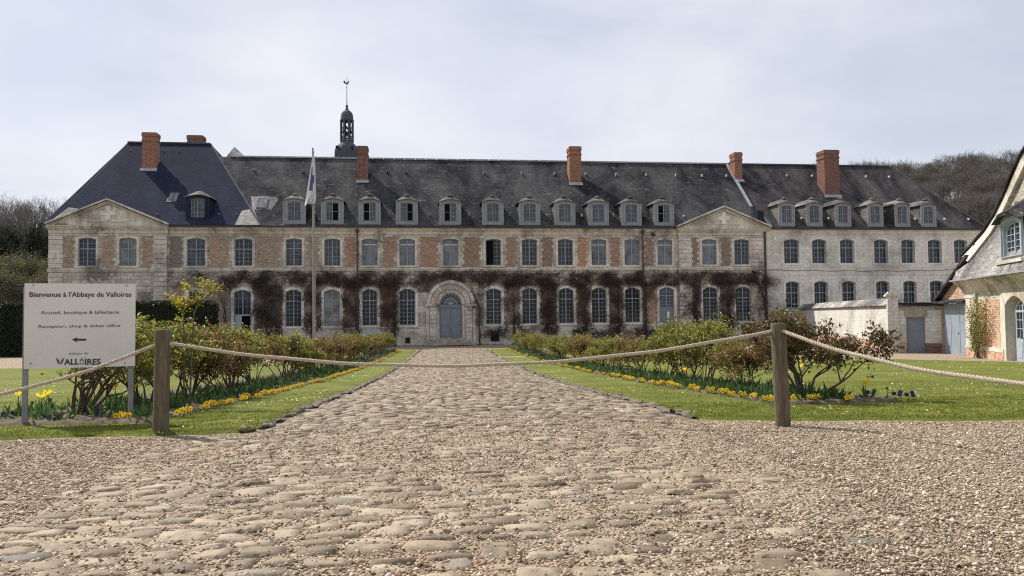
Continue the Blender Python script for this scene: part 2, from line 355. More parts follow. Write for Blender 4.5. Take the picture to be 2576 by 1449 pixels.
M_['ink_olive'] = flat('olive_lettering', (.16, .17, .12), .6, .02, 2, bs=0)
M_['galv'] = flat('galvanised_post', (.22, .22, .235), .5, .2, 6)
M_['pole'] = flat('flagpole_paint', (.30, .27, .25), .5, .15, 2)
M_['flag'] = flat('white_flag_cloth', (.66, .66, .68), .9, .1, 3)
M_['flag_purple'] = flat('purple_emblem', (.11, .08, .26), .9, .1, 3)
def ground_mat():
    m, ns, ls, b = newmat('beige_pink_gravel'); v = coords(ns, ls)
    vo = N(ns, 'ShaderNodeTexVoronoi'); vo.inputs['Scale'].default_value = 55; ls.new(v, vo.inputs['Vector'])
    sp = ns.new('ShaderNodeSeparateColor'); ls.new(vo.outputs['Color'], sp.inputs[0])
    r = ramp(ns, [(0, (.19, .15, .108)), (.4, (.325, .265, .195)), (.8, (.44, .36, .272)), (1, (.58, .52, .43))]); ls.new(sp.outputs[0], r.inputs[0])
    big = noise(ns, ls, v, .35, 6, .6, .8)
    rb = ramp(ns, [(.35, (1.02, 1.0, .96)), (.60, (1.03, .97, .92)), (.76, (1.06, .89, .82))]); ls.new(big, rb.inputs[0])
    c = mixc(ns, ls, 1.0, r.outputs[0], rb.outputs[0], 'MULTIPLY')
    mid = noise(ns, ls, v, 4, 7, .7); rm = ramp(ns, [(.3, (.72, .72, .72)), (.65, (1.12, 1.12, 1.12))]); ls.new(mid, rm.inputs[0])
    c = mixc(ns, ls, 1.0, c, rm.outputs[0], 'MULTIPLY')
    # far hillsides carry leaf litter and scrub, not gravel
    g = ns.new('ShaderNodeSeparateXYZ'); ls.new(v, g.inputs[0])
    mr = ns.new('ShaderNodeMapRange'); mr.inputs[1].default_value = 78; mr.inputs[2].default_value = 90; ls.new(g.outputs[1], mr.inputs[0])
    litter = ramp(ns, [(.35, (.05, .045, .028)), (.65, (.11, .10, .05))]); ls.new(big, litter.inputs[0])
    c = mixc(ns, ls, mr.outputs[0], c, litter.outputs[0])
    ls.new(c, b.inputs['Base Color']); b.inputs['Roughness'].default_value = .95; b.inputs['Specular IOR Level'].default_value = .2
    vh = N(ns, 'ShaderNodeTexVoronoi'); vh.inputs['Scale'].default_value = 55; ls.new(v, vh.inputs['Vector'])
    bump(ns, ls, b, vh.outputs['Distance'], 1.0, -.02)
    return m
M_['gravel'] = ground_mat()
def pebble_mat():
    m, ns, ls, b = newmat('loose_pebbles'); g = ns.new('ShaderNodeNewGeometry')
    r = ramp(ns, [(0, (.13, .10, .072)), (.25, (.265, .212, .15)), (.55, (.37, .303, .222)), (.8, (.44, .357, .265)), (.92, (.58, .515, .415)), (1, (.78, .74, .65))]); ls.new(g.outputs['Random Per Island'], r.inputs[0])
    v = coords(ns, ls); big = noise(ns, ls, v, .35, 6, .6, .8)
    rb = ramp(ns, [(.35, (1.04, 1.02, .98)), (.60, (1.04, .98, .93)), (.76, (1.08, .89, .82))]); ls.new(big, rb.inputs[0])
    ls.new(mixc(ns, ls, 1.0, r.outputs[0], rb.outputs[0], 'MULTIPLY'), b.inputs['Base Color']); b.inputs['Roughness'].default_value = .85; b.inputs['Specular IOR Level'].default_value = .3
    return m
M_['pebble'] = pebble_mat()
def cobble_mat():
    m, ns, ls, b = newmat('worn_sandstone_cobbles'); g = ns.new('ShaderNodeNewGeometry')
    r = ramp(ns, [(0, (.16, .122, .082)), (.25, (.245, .192, .130)), (.7, (.315, .25, .175)), (.95, (.37, .30, .215)), (1, (.14, .125, .105))]); ls.new(g.outputs['Random Per Island'], r.inputs[0])
    v = coords(ns, ls); k = noise(ns, ls, v, 9, 8, .7); rk = ramp(ns, [(.32, (.55, .53, .50)), (.5, (1, 1, 1)), (.66, (1.25, 1.24, 1.22))]); ls.new(k, rk.inputs[0])
    ls.new(mixc(ns, ls, 1.0, r.outputs[0], rk.outputs[0], 'MULTIPLY'), b.inputs['Base Color']); b.inputs['Roughness'].default_value = .7; b.inputs['Specular IOR Level'].default_value = .35
    bump(ns, ls, b, noise(ns, ls, v, 28, 6, .65), .5, .02); return m
M_['cobble'] = cobble_mat()
M_['bedding'] = flat('dark_joint_grit', (.17, .14, .11), .95, .5, 30, bs=.6)
M_['kerb'] = flat('mossy_kerb_stone', (.135, .112, .085), .9, .4, 9, bs=.6)
def lawn_mat():
    m, ns, ls, b = newmat('mown_lawn'); v = coords(ns, ls)
    a = noise(ns, ls, v, .8, 6, .6); r = ramp(ns, [(.3, (.095, .115, .018)), (.55, (.145, .16, .026)), (.75, (.20, .20, .04))]); ls.new(a, r.inputs[0])
    f = noise(ns, ls, v, 22, 8, .75); rf = ramp(ns, [(.35, (.6, .6, .6)), (.65, (1.3, 1.3, 1.3))]); ls.new(f, rf.inputs[0])
    ls.new(mixc(ns, ls, 1.0, r.outputs[0], rf.outputs[0], 'MULTIPLY'), b.inputs['Base Color']); b.inputs['Roughness'].default_value = .9; b.inputs['Specular IOR Level'].default_value = .2
    bump(ns, ls, b, f, .8, .03); return m
M_['lawn'] = lawn_mat()
M_['soil'] = flat('bed_soil', (.115, .085, .06), 1, .45, 10, bs=.9)
M_['flint'] = flat('flint_footing', (.16, .15, .14), .9, .5, 8, bs=.5)

# ------------------------------------------------------------------ terrain, lawns, path
def grid_mesh(name, us, vs, zf, mat, uv=True, smooth=True):
    U, V = np.meshgrid(us, vs); X, Y = uv2xy(U, V) if uv else (U, V); Z = zf(U, V, X, Y)
    P = np.stack([X, Y, Z], -1).reshape(-1, 3); n = len(us); i, j = np.meshgrid(np.arange(n-1), np.arange(len(vs)-1)); a = (j*n+i).ravel()
    return link(name, np_mesh(name, P, np.stack([a, a+1, a+n+1, a+n], 1)), mat, None, smooth)
_us = np.concatenate([np.linspace(-900, -80, 24), np.linspace(-75, 75, 151), np.linspace(80, 900, 40)])
_vs = np.concatenate([np.linspace(-120, -2, 20), np.linspace(0, 80, 161), np.linspace(82, 320, 60), np.linspace(340, 1500, 20)])
tag(grid_mesh('ground', _us, _vs, lambda U, V, X, Y: gh(X, Y), M_['gravel']), kind='structure')

rng = np.random.default_rng(7)
def camb(u): return .10*np.clip(1-((u-.45)/2.7)**2, 0, 1)     # crown of the cobbled path
UL, UR = -2.25, 3.1
def umax(v): return 17.4+(43.5-v)*.46
def lawn(name, us, vs, edge=None, lift=.055, slant=False):
    def zf(U, V, X, Y):
        z = gh(X, Y)+lift
        return z
    o = grid_mesh(name, us, vs, zf, M_['lawn'])
    me = o.data; n = len(us); m = len(vs)
    co = np.zeros(len(me.vertices)*3, np.float32); me.vertices.foreach_get('co', co); co = co.reshape(m, n, 3)
    if slant:   # right-hand border runs parallel to the pavilion
        for j in range(m):
            uu = UR+(us-UR)*(umax(vs[j])-UR)/(us[-1]-UR); x, y = uv2xy(uu, np.full(n, vs[j])); co[j] = np.stack([x, y, gh(x, y)+lift], 1)
    if edge: # move the near edge (first row) by edge(u), blending into the sheet
        for k in range(n):
            u = us[k]
            if slant: u = UR+(u-UR)*(umax(vs[0])-UR)/(us[-1]-UR)
            d = edge(u)
            for j in range(min(14, m)):
                w = 1-j/14; x, y = uv2xy(u, vs[j]+d*w); co[j, k] = (x, y, float(gh(x, y))+lift)
    wob = rng.normal(0, .015, (m, n)); co[:, :, 2] += wob*.4
    for k in (0, n-1): co[:, k, 2] -= lift+.05
    co[0, :, 2] -= lift+.05; co[-1, :, 2] -= lift+.05
    me.vertices.foreach_set('co', co.ravel()); me.update(); return tag(o, kind='structure')
# front edge of the lawns, measured in path coordinates
def fe_left(u): return .06*math.sin(u*1.3)+.04*math.sin(u*4.1)+.03*math.sin(u*11.7)+(.30*((u+2.8)/.55)**2 if u > -2.8 else 0)
def fe_right(u): return (.25*((3.7-u)/.6)**2 if u < 3.7 else 0)+.05*math.sin(u*3.9)+.035*math.sin(u*10.3)-.21*min(u-3.1, 6)
V0L, V0R = 9.08, 9.42
nl = np.concatenate([np.linspace(-60, -12, 40), np.linspace(-11.5, UL, 60)])
nr = np.concatenate([np.linspace(UR, 12, 60), np.linspace(12.5, 33, 40)])
def nv(a, b): return np.unique(np.concatenate([np.linspace(a, min(a+6, b), 30), np.linspace(min(a+6, b), b, 40)]))
lawn('lawn', nl, nv(V0L, 41.0), fe_left)
lawn('lawn', nr, nv(V0R, 46.3), fe_right, slant=True)
lawn('lawn', np.linspace(-7.5, UL, 20), nv(41.05, 46.4))
lawn('lawn', np.linspace(-7.5, UL-.1, 20), nv(48.3, 62)); lawn('lawn', np.linspace(UR+.1, 17.5, 50), nv(48.4, 56)); lawn('lawn', np.linspace(UR+.1, 7.5, 20), nv(56.05, 62))
# planting beds
def bed(us, vs):
    o = grid_mesh('flower_bed', us, vs, lambda U, V, X, Y: gh(X, Y)+.03+.07*np.clip(np.minimum(np.minimum(U-us[0], us[-1]-U), np.minimum(V-vs[0], vs[-1]-V))/.12, 0, 1)+rng.normal(0, .012, X.shape), M_['soil']); tag(o, kind='structure')
bed(np.linspace(-6.6, -3.75, 26), np.linspace(10.2, 34, 240)); bed(np.linspace(-6.1, -3.75, 16), np.linspace(34.1, 46.2, 70)); bed(np.linspace(-6.1, -3.75, 16), np.linspace(48.6, 61.5, 60))
bed(np.linspace(4.85, 6.9, 26), np.linspace(11.0, 36, 240)); bed(np.linspace(4.6, 6.6, 16), np.linspace(36.1, 46, 60)); bed(np.linspace(4.6, 6.6, 16), np.linspace(48.7, 61.5, 60))

# cobbles: rows of worn stones across the path, fanning out and sinking into the gravel in front of the lawns
def cobbles():
    V = []; F = []; nb = 0
    q = 6; gx, gy = np.meshgrid(np.array([-1, -.86, -.35, .35, .86, 1]), np.array([-1, -.84, -.35, .35, .84, 1])); gx = gx.ravel(); gy = gy.ravel()
    i, j = np.meshgrid(np.arange(q-1), np.arange(q-1)); a = (j*q+i).ravel(); fq = np.stack([a, a+1, a+q+1, a+q], 1)
    prof = np.clip(1-np.maximum(np.abs(gx), np.abs(gy))**9, 0, 1)**.45*(1-.10*(gx**2+gy**2))
    v = 1.6
    while v < 63.5:
        rowd = rng.uniform(.14, .20) if v < 6.6 else rng.uniform(.13, .17) if v < 8.5 else rng.uniform(.105, .155)
        if v < 9: lo, hi = -3.6+.18*(v-4), 3.6+.05*(v-4)
        else: lo, hi = UL+.12, UR-.12
        u = lo+rng.uniform(-.2, .1)
        while u < hi:
            w = rng.uniform(.19, .37) if v < 7.2 else rng.uniform(.15, .33)
            if v > 9 or rng.random() < (.985 if (v > 8 or -3.0 < u < 1.9) else .45) * (1 if v > 4 else .95):
                cx = u+w/2; arch = .10*((cx-.45)/2.7)**2*(1 if v > 9 else 1.3)
                cv = v+rowd/2-arch+rng.normal(0, .012)+.03*math.sin(cx*2+v)+(.05*math.sin(cx*1.1+v*.45) if v > 7 else 0)
                bur = 0
                dl = max(0, abs(cx+.45)-2.2) if v < 9 else max(0, abs(cx-.4)-2.3)
                if v < 10.5: bur = .011*rng.random()+.013*dl+.004*sstep(5.2, 7.2, v+.6*math.sin(cx*1.7))*(1-sstep(8.2, 9.6, v))+.006*max(0, math.sin(cx*1.9+v*1.3))+(.010 if 6.2 < v < 10.5 else 0)*rng.random()
                ang = rng.normal(0, .06 if v < 7 else .13); hw, hd = w/2-rng.uniform(.006, .016), rowd/2-rng.uniform(.004, .012)
                # rounded corners
                ru = gx*np.sqrt(1-.12*gy**2)*hw; rv = gy*np.sqrt(1-.16*gx**2)*hd
                ru = ru*(1+rng.normal(0, .05, ru.shape)); rv = rv*(1+rng.normal(0, .06, rv.shape))
                uu = cx+ru*math.cos(ang)-rv*math.sin(ang); vv = cv+ru*math.sin(ang)+rv*math.cos(ang)
                X, Y = uv2xy(uu, vv)
                tilt = rng.normal(0, .06)*gx*hw+rng.normal(-.03, .13)*gy*hd+rng.normal(0, .004)
                Z = gh(X, Y)+camb(uu)*(1 if v > 9 else sstep(6, 9, v))+(-.020+.041*prof)+tilt+rng.normal(0, .0016, X.shape)-bur
                V.append(np.stack([X, Y, Z], 1)); F.append(fq+nb); nb += q*q
            u += w+rng.uniform(0, .02)
        v += rowd
    return tag(link('cobbled_path', np_mesh('cobbled_path', np.concatenate(V), np.concatenate(F)), M_['cobble'], None, True), kind='structure')
cobbles()
# bedding under the cobbles following the crown
tag(grid_mesh('path_bedding', np.linspace(UL-.02, UR+.02, 30), np.linspace(5.9, 9.3, 30), lambda U, V, X, Y: gh(X, Y)+camb(U)*sstep(6, 9, V)-.004+rng.normal(0, .004, X.shape), M_['gravel']), kind='structure')
tag(grid_mesh('path_bedding', np.linspace(UL-.02, UR+.02, 30), np.linspace(9.3, 63.6, 250), lambda U, V, X, Y: gh(X, Y)+camb(U)*sstep(6, 9, V)-.004+rng.normal(0, .004, X.shape), M_['bedding']), kind='structure')
# rough kerb stones
def kerbs():
    V = []; F = []; nb = 0
    q = 6; th = np.linspace(0, 2*math.pi, 9)[:-1]
    for side, uu in ((-1, UL-.03), (1, UR+.03)):
        v = 9.25 if side < 0 else 9.75
        while v < 62.5:
            L = rng.uniform(.22, .55); gap = (46.3 < v < 48.3)
            if not gap and (v < 30 or rng.random() < .85):
                if side < 0: b = .9*max(0, 1-(v-8.9)/1.6)**2
                else: b = -.9*max(0, 1-(v-9.3)/1.6)**2
                rings = []; dj = rng.normal(0, .035); hj = rng.uniform(.6, 1.15)
                for k, t in enumerate(np.linspace(0, 1, q)):
                    s = (1-(2*abs(t-.5))**4)**.5*.9+.1
                    rr = rng.uniform(.62, 1.25, 8)*s
                    h = .065 if v < 30 else .06
                    du = rr*np.cos(th)*.085+dj; dz = rr*np.sin(th)*h*hj*.62
                    cvv = v+t*L; bb = b
                    if side < 0: bb = .12*max(0, 1-(cvv-9.2)/1.2)**2
                    else: bb = -.9*max(0, 1-(cvv-9.3)/1.6)**2*0
                    X, Y = uv2xy(uu+du+(bb*-.9 if side < 0 else 0), np.full(8, cvv)); rings.append(np.stack([X, Y, gh(X, Y)+.03+dz], 1))
                rings = [q_+rng.normal(0, .014, q_.shape) for q_ in rings]; V += rings
                for k in range(q-1):
                    for i in range(8): F.append((nb+k*8+i, nb+k*8+(i+1) % 8, nb+(k+1)*8+(i+1) % 8, nb+(k+1)*8+i))
                F.append((nb, nb+2, nb+4, nb+6)); F.append((nb+(q-1)*8, nb+(q-1)*8+2, nb+(q-1)*8+4, nb+(q-1)*8+6))
                nb += q*8
            v += L+rng.uniform(0, .05)
    tag(link('kerb', np_mesh('kerb', np.concatenate(V), np.array(F)), M_['kerb'], None, False), kind='structure')
kerbs()

# ------------------------------------------------------------------ facade building kit (plane y = y0, facing -Y)
def arc_top(op, x):
    x0, x1, zb, zt, rise = op[:5]; t = (x-(x0+x1)/2)/((x1-x0)/2); t = max(-1, min(1, t))
    return zt-rise+rise*(math.sqrt(max(0, 1-t*t)) if rise > .4*(x1-x0) else 1-t*t)
def wall_mesh(mb, x0, x1, z0, z1, y0, ops, depth=.30, topf=None, botf=None):
    xs = {x0, x1}
    for o in ops:
        n = 8
        for k in range(n+1): xs.add(o[0]+(o[1]-o[0])*k/n)
    if topf or botf:
        for k in range(1, 12): xs.add(x0+(x1-x0)*k/12)
    xs = sorted(x for x in xs if x0-1e-6 <= x <= x1+1e-6); xs2 = [xs[0]]
    for x in xs[1:]:
        if x-xs2[-1] > 1e-4: xs2.append(x)
    T = topf or (lambda x: z1); B = botf or (lambda x: z0)
    for a, b in zip(xs2[:-1], xs2[1:]):
        m = (a+b)/2; hit = sorted([o for o in ops if o[0] < m < o[1]], key=lambda o: o[2]); lo = (B(a), B(b))
        for o in hit:
            if o[2] > lo[0]+1e-4 or o[2] > lo[1]+1e-4: mb.poly([(a, y0, lo[0]), (b, y0, lo[1]), (b, y0, o[2]), (a, y0, o[2])])
            lo = (arc_top(o, a), arc_top(o, b))
        mb.poly([(a, y0, lo[0]), (b, y0, lo[1]), (b, y0, T(b)), (a, y0, T(a))])
    for o in ops:   # reveals
        pts = outline(o)
        for p, q in zip(pts, pts[1:]+pts[:1]):
            mb.poly([(p[0], y0, p[1]), (q[0], y0, q[1]), (q[0], y0+depth, q[1]), (p[0], y0+depth, p[1])])
def outline(o, grow=0, n=10):   # closed outline, counter-clockwise from bottom left
    x0, x1, zb, zt, rise = o[0]-grow, o[1]+grow, o[2]-grow, o[3]+grow, o[4]
    g = (x0, x1, zb, zt, rise)
    pts = [(x0, zb), (x1, zb)]
    for k in range(n+1):
        x = x1-(x1-x0)*k/n; pts.append((x, arc_top(g, x)))
    return pts
def ring(mb, A, B, y0, y1):     # frame between outline A (outer) and B (inner), front y0, back y1
    n = len(A)
    for i in range(n):
        j = (i+1) % n
        mb.poly([(A[i][0], y0, A[i][1]), (A[j][0], y0, A[j][1]), (B[j][0], y0, B[j][1]), (B[i][0], y0, B[i][1])])
        mb.poly([(B[i][0], y0, B[i][1]), (B[j][0], y0, B[j][1]), (B[j][0], y1, B[j][1]), (B[i][0], y1, B[i][1])])
        mb.poly([(A[i][0], y0, A[i][1]), (A[j][0], y0, A[j][1]), (A[j][0], y1, A[j][1]), (A[i][0], y1, A[i][1])])
def window(parent, o, y, rows=6, cols=2, transom=None, fmat='frame', gmat='glass', fw=.065, mw=.03, trans_rows=2, door=0, leaf=None, label=None, name='window', shut=None):
    """o: opening; y: plane of the frame; door: height of a solid door panel at the bottom"""
    x0, x1, zb, zt, rise = o[:5]; xc = (x0+x1)/2
    f = MB(); A = outline(o); B = outline((x0+fw, x1-fw, zb+fw, zt-fw, rise*.96), 0)
    ring(f, A, B, y, y+.07)
    zlo = zb+door
    if leaf is None: f.box(xc-.05, xc+.05, y-.012, y+.06, zlo if door else zb+fw, arc_top(o, xc)-fw*.6)
    if transom: f.box(x0+fw, x1-fw, y-.022, y+.05, transom-.05, transom+.05)
    zt_ = transom if transom else arc_top(o, xc)
    def muntins(a, b, c, d, n, nr):
        for k in range(1, n): f.box(a+(b-a)*k/n-mw/2, a+(b-a)*k/n+mw/2, y+.012, y+.05, c, min(d, arc_top(o, a+(b-a)*k/n)-fw*.5))
        for k in range(1, nr):
            z = c+(d-c)*k/nr; f.box(a, b, y+.016, y+.045, z-mw/2, z+mw/2)
    for a, b in ((x0+fw, xc-.05), (xc+.05, x1-fw)):
        if leaf and ((a < xc) == (leaf == 'l')): continue
        muntins(a, b, zlo+(fw if not door else 0), zt_, cols, rows)
        if transom: muntins(a, b, transom+.05, zt-fw, cols, trans_rows)
    fo = f.build(name, M_[fmat], parent)
    if label: fo['label'] = label
    g = MB(); P = outline((x0+.01, x1-.01, zlo+.005 if door else zb+.01, zt-.01, rise)); g.poly([(p[0], y+.055, p[1]) for p in P])
    g.build('pane', M_['glass_dark' if (leaf and gmat == 'glass') else gmat], fo)
    if leaf:      # open casement: dark gap on one half, glazed leaf swung inwards
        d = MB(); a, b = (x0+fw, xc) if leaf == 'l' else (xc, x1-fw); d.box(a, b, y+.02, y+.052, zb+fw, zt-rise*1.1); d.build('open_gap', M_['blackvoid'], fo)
    if shut:      # pale inner blind over upper or lower share
        s = MB(); s.box(x0+fw, x1-fw, y+.048, y+.053, zb+(zt-zb)*shut[0], zb+(zt-zb)*shut[1]); s.build('blind', M_[shut[2]], fo)
    return fo
def surround(parent, o, y0, w=.24, proud=.045, mat='trim', sill=True, name='window_surround'):
    f = MB(); A = outline((o[0]-w, o[1]+w, o[2], o[3]+w*.9, o[4]*1.05)); B = outline(o)
    ring(f, A, B, y0-proud, y0+.01)
    if sill: f.box(o[0]-w*1.1, o[1]+w*1.1, y0-proud*2.4, y0+.01, o[2]-.16, o[2]+.012)
    f.build(name, M_[mat], parent)
def jag_panel(parent, x0, x1, z0, z1, y0, mat, rs, tooth=.17, rowh=.30, name='brick_panel', proud=.013):
    f = MB(); z = z0; k = 0
    while z < z1-.02:
        h = min(rowh, z1-z); a = x0+(tooth if k % 2 else 0)*rs.uniform(.4, 1.2)+rs.uniform(-.03, .03); b = x1-(tooth if (k+1) % 2 else 0)*rs.uniform(.4, 1.2)+rs.uniform(-.03, .03)
        f.poly([(a, y0-proud, z), (b, y0-proud, z), (b, y0-proud, z+h), (a, y0-proud, z+h)])
        f.poly([(a, y0-proud, z), (a, y0-proud, z+h), (a, y0, z+h), (a, y0, z)]); f.poly([(b, y0-proud, z), (b, y0-proud, z+h), (b, y0, z+h), (b, y0, z)])
        z += h; k += 1
    f.build(name, M_[mat], parent)
rs = random.Random(3)

# ------------------------------------------------------------------ main abbey range
abbey = wroot('abbey_building', (0, FY, 0), 'long brick and stone abbey with slate roof, dormers and vines on its front', 'building')
XL, XR = -32.35, 35.0
Z_E, Z_STR, Z_US, Z_UT, Z_GS = 11.25, 7.12, 7.62, 10.17, 1.95
RY, RZ = FY+8.0, 19.35
up = [(201, 245, 'g3', 9.95), (303.5, 347, 'g2', 9.95), (470, 516, 'n', 0), (590, 635, 'n', 0), (718.7, 759.7, 't', 0), (815.8, 856, 'f', 0), (910, 950, 'c', 0), (1004.7, 1044, 'c', 0), (1114, 1153, 'b', 0), (1221.7, 1260, 'o', 0), (1313, 1351, 'f', 0), (1403.5, 1441, 'f', 0), (1487.7, 1525, 'b', 0), (1571, 1608, 'p', 0), (1654, 1691, 'b', 0), (1764, 1800, 'c', 0), (1845, 1882, 'f', 0)]
gr = [(472, 512, 'n', 0), (588.6, 631.6, 'door', 0), (718, 758.4, 'f', 0), (815, 855, 's', 0), (911, 949, 'f', 0), (1005, 1044.8, 'f', 0), (1223, 1261, 'f', 0), (1314, 1351, 'f', 0), (1405.8, 1443, 'f', 0), (1488.8, 1525.8, 'f', 0), (1573, 1610, 'f', 0), (1659, 1696, 'door2', 0), (1766.6, 1803, 'f', 0), (1849, 1886, 'f', 0)]
ops_up = [(PX(a, 640), PX(b, 640), Z_US, Z_UT, .14) for a, b, t, z in up]
ops_gr = [(PX(a, 780), PX(b, 780), .55 if t.startswith('door') else Z_GS+.05, 5.42, .26) for a, b, t, z in gr]
door_o = (2.27, 4.42, .78, 5.02, 1.07)
PLx0, PLx1 = PX(126, 640), PX(423, 640); PRx0, PRx1 = PX(1706, 640), PX(1924, 640)
inL = lambda o: o[1] < PLx1; inR = lambda o: o[0] > PRx0 and o[1] < PRx1
w = MB()
mid_ops = [o for o in ops_up+ops_gr+[door_o] if not inL(o) and not inR(o)]
wall_mesh(w, PLx1, PRx0, 0, Z_E, FY, mid_ops)
yL, yR = FY-.32, FY-.22
wall_mesh(w, PLx0, PLx1, 0, Z_E, yL, [o for o in ops_up if inL(o)], .4)
wall_mesh(w, PRx0, PRx1, 0, Z_E, yR, [o for o in ops_up+ops_gr if inR(o)], .4)
for x, y in ((PLx1, yL), (PRx0, yR), (PRx1, yR)): w.poly([(x, y, 0), (x, FY+.3, 0), (x, FY+.3, Z_E), (x, y, Z_E)])
w.poly([(PLx0, yL, 0), (PLx0, FY+18, 0), (PLx0, FY+18, Z_E), (PLx0, yL, Z_E)])
w.poly([(PLx0, FY+18, 0), (XR, FY+18, 0), (XR, FY+18, Z_E), (PLx0, FY+18, Z_E)])
wallo = w.build('wall', M_['stone'], abbey)
# dark rooms behind the openings
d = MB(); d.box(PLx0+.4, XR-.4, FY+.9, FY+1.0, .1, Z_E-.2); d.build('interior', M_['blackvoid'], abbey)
# plinth, sill band, string course, cornice (mouldings are stacked boxes, each standing 3+ mm off its neighbour)
def band(mb, x0, x1, y, spec, z):
    for dz, h, p in spec: mb.box(x0, x1, y-p, y+.02, z+dz, z+dz+h)
def bands(xa, xb, y, skip=()):
    t = MB(); segs = [(xa, xb)]
    for s0, s1 in skip:
        segs = [q for a, b in segs for q in (((a, min(b, s0)), (max(a, s1), b)) if s0 < b and s1 > a else ((a, b),)) if q[1]-q[0] > .05]
    band(t, xa, xb, y, [(0, .14, .07), (.143, .12, .13)], Z_STR)
    for a, b in segs: band(t, a, b, y, [(0, .12, .10), (-1.6, 1.597, .055)], 1.72)
    band(t, xa, xb, y, [(0, .06, .05)], 5.92)
    t.build('string_course', M_['trim'], abbey)
    c = MB(); band(c, xa, xb, y, [(0, .07, .05), (.20, .30, .03), (.503, .10, .16), (.606, .16, .30), (.769, .12, .42)], 10.38); c.build('cornice', M_['trim'], abbey)
sk = [(o[0]-.25, o[1]+.25) for o in ops_gr if o[2] < 1]+[(1.0, 5.7)]
bands(PLx1, PRx0, FY, sk); bands(PLx0-.05, PLx1+.05, yL); bands(PRx0-.05, PRx1+.05, yR)
# quoins on the two projecting pavilions
def quoins(a, b, y, z0=.2, z1=10.3, name='quoin'):
    if z0 < Z_STR and z1 > Z_STR+1: quoins(a, b, y, z0, Z_STR-.12); quoins(a, b, y, Z_STR+.32, z1); return
    q = MB(); z = z0; k = 0
    while z < z1-.1:
        h = .43
        q.box(a+.02*(k % 2), b-.02*((k+1) % 2), y-.075, y+.01, z, min(z+h-.04, z1))
        z += h; k += 1
    q.build(name, M_['trim'], abbey)
quoins(PLx0+.01, PX(163), yL); quoins(PX(390), PLx1-.01, yL); quoins(PRx0+.01, PX(1737), yR); quoins(PX(1883), PRx1-.01, yR)
# windows of the upper floor
for o, (a, b, t, z) in zip(ops_up, up):
    y = (yL if inL(o) else yR if inR(o) else FY)+.12; kw = {}
    if t in ('n', 'g3', 'g2'): kw = dict(transom=o[2]+1.55, rows=4 if t == 'n' else 4, trans_rows=2)
    if t == 't': kw = dict(transom=o[2]+1.62, rows=3, trans_rows=2)
    wvar = rs.random()
    gm = {'n': 'glass_mid' if wvar < .6 else 'glass', 'g3': 'glass', 'g2': 'glass', 't': 'glass_mid', 'f': 'glass_mid' if wvar < .45 else 'glass', 'c': 'glass_pale', 'b': 'glass_pale', 'o': 'glass', 'p': 'glass_pale'}[t]
    lab = None
    if t == 'o': kw = dict(leaf='l'); lab = 'upper window with its left half standing open and black'
    if t == 'g2': kw['shut'] = (.02, .98, 'glass_green')
    window(abbey, o, y, gmat=gm, label=lab, **kw) if t != 'p' else window(abbey, o, y, gmat='glass_pale', mw=.015, fw=.05)
    surround(abbey, o, y-.12, .22, .05)
    if t in ('b', 'c'):
        s = MB(); s.box(o[0]+.09, o[1]-.09, y+.02, y+.03, o[2]+1.95, o[2]+2.02); s.build('roller_blind_bar', M_['paper'], abbey)
for o, (a, b, t, z) in zip(ops_gr, gr):
    y = (yR if inR(o) else FY)+.12
    if t == 'door':
        window(abbey, o, y, rows=3, door=2.55, transom=None, gmat='glass', fw=.08); xm = (o[0]+o[1])/2-.1
        f = MB(); f.box(o[0]+.06, xm, y-.01, y+.05, .56, 3.02); f.box(o[0]+.02, o[1]-.02, y-.03, y+.05, 3.03, 3.16); f.build('door_leaf', M_['frame_light'], abbey)
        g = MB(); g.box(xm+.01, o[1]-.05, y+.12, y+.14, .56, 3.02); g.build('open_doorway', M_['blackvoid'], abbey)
    elif t == 'door2':
        window(abbey, o, y, rows=4, door=2.9, transom=4.6, gmat='glass_mid', fw=.08, trans_rows=2)
        f = MB(); f.box(o[0]+.05, o[1]-.05, y-.01, y+.05, .56, 3.40); f.box(o[0]+.02, o[1]-.02, y-.03, y+.03, 3.41, 3.52); dd = f.build('door', M_['door'], abbey)
        g = MB(); g.box(o[0]+.82, o[0]+1.03, y-.022, y-.012, 2.72, 3.03); g.box(o[0]+.82, o[0]+1.03, y-.022, y-.012, 2.38, 2.68); g.build('notice', M_['paper'], dd)
    elif t == 's':
        window(abbey, o, y, rows=6, transom=4.35, gmat='glass_green', mw=.02, shut=(.40, .985, 'glass_green'), label='ground floor window closed by a pale grey-green shutter')
    else:
        window(abbey, o, y, rows=6, transom=4.35, gmat='glass_dark', trans_rows=2)
    surround(abbey, o, y-.12, .26, .06, 'white_trim', sill=not t.startswith('door'))
g = MB(); o = ops_gr[4]; g.box(o[0]+.02, o[1]-.1, FY-.075, FY-.04, .6, 1.65); g.build('basement_hatch', M_['frame_light'], abbey)
# brick panels
pu = [(162.7, 191.4, 0), (258.3, 292.5, 0), (358, 388, 0), (423.7+2, 460, 2), (526, 577, 2), (646.5, 706, 2), (771.5, 804, 2), (867, 897, 1), (963, 994, 1), (1056, 1102, 1), (1165, 1209, 1), (1272, 1302, 1), (1362.5, 1392.6, 1), (1452.8, 1476.8, 3), (1534.8, 1560.8, 1), (1621, 1645.5, 1), (1738.5, 1755, 1), (1811, 1837, 1)]
for a, b, k in pu:
    xa, xb = PX(a), PX(b); y = yL if xb < PLx1 else yR if xa > PRx0 else FY
    jag_panel(abbey, xa, xb, 7.5, 10.33, y, ('brick_pale', 'brick', 'brick_pale', 'brick_orange')[k], rs)
pg = [(526, 584, 0), (642, 712, 0), (767, 808, 0), (862, 904, 1), (957, 999, 1), (1269, 1308, 2), (1360, 1399, 1), (1450, 1483, 2), (1533, 1567, 2), (1620, 1652, 2), (1740, 1758, 1), (433, 464, 0)]
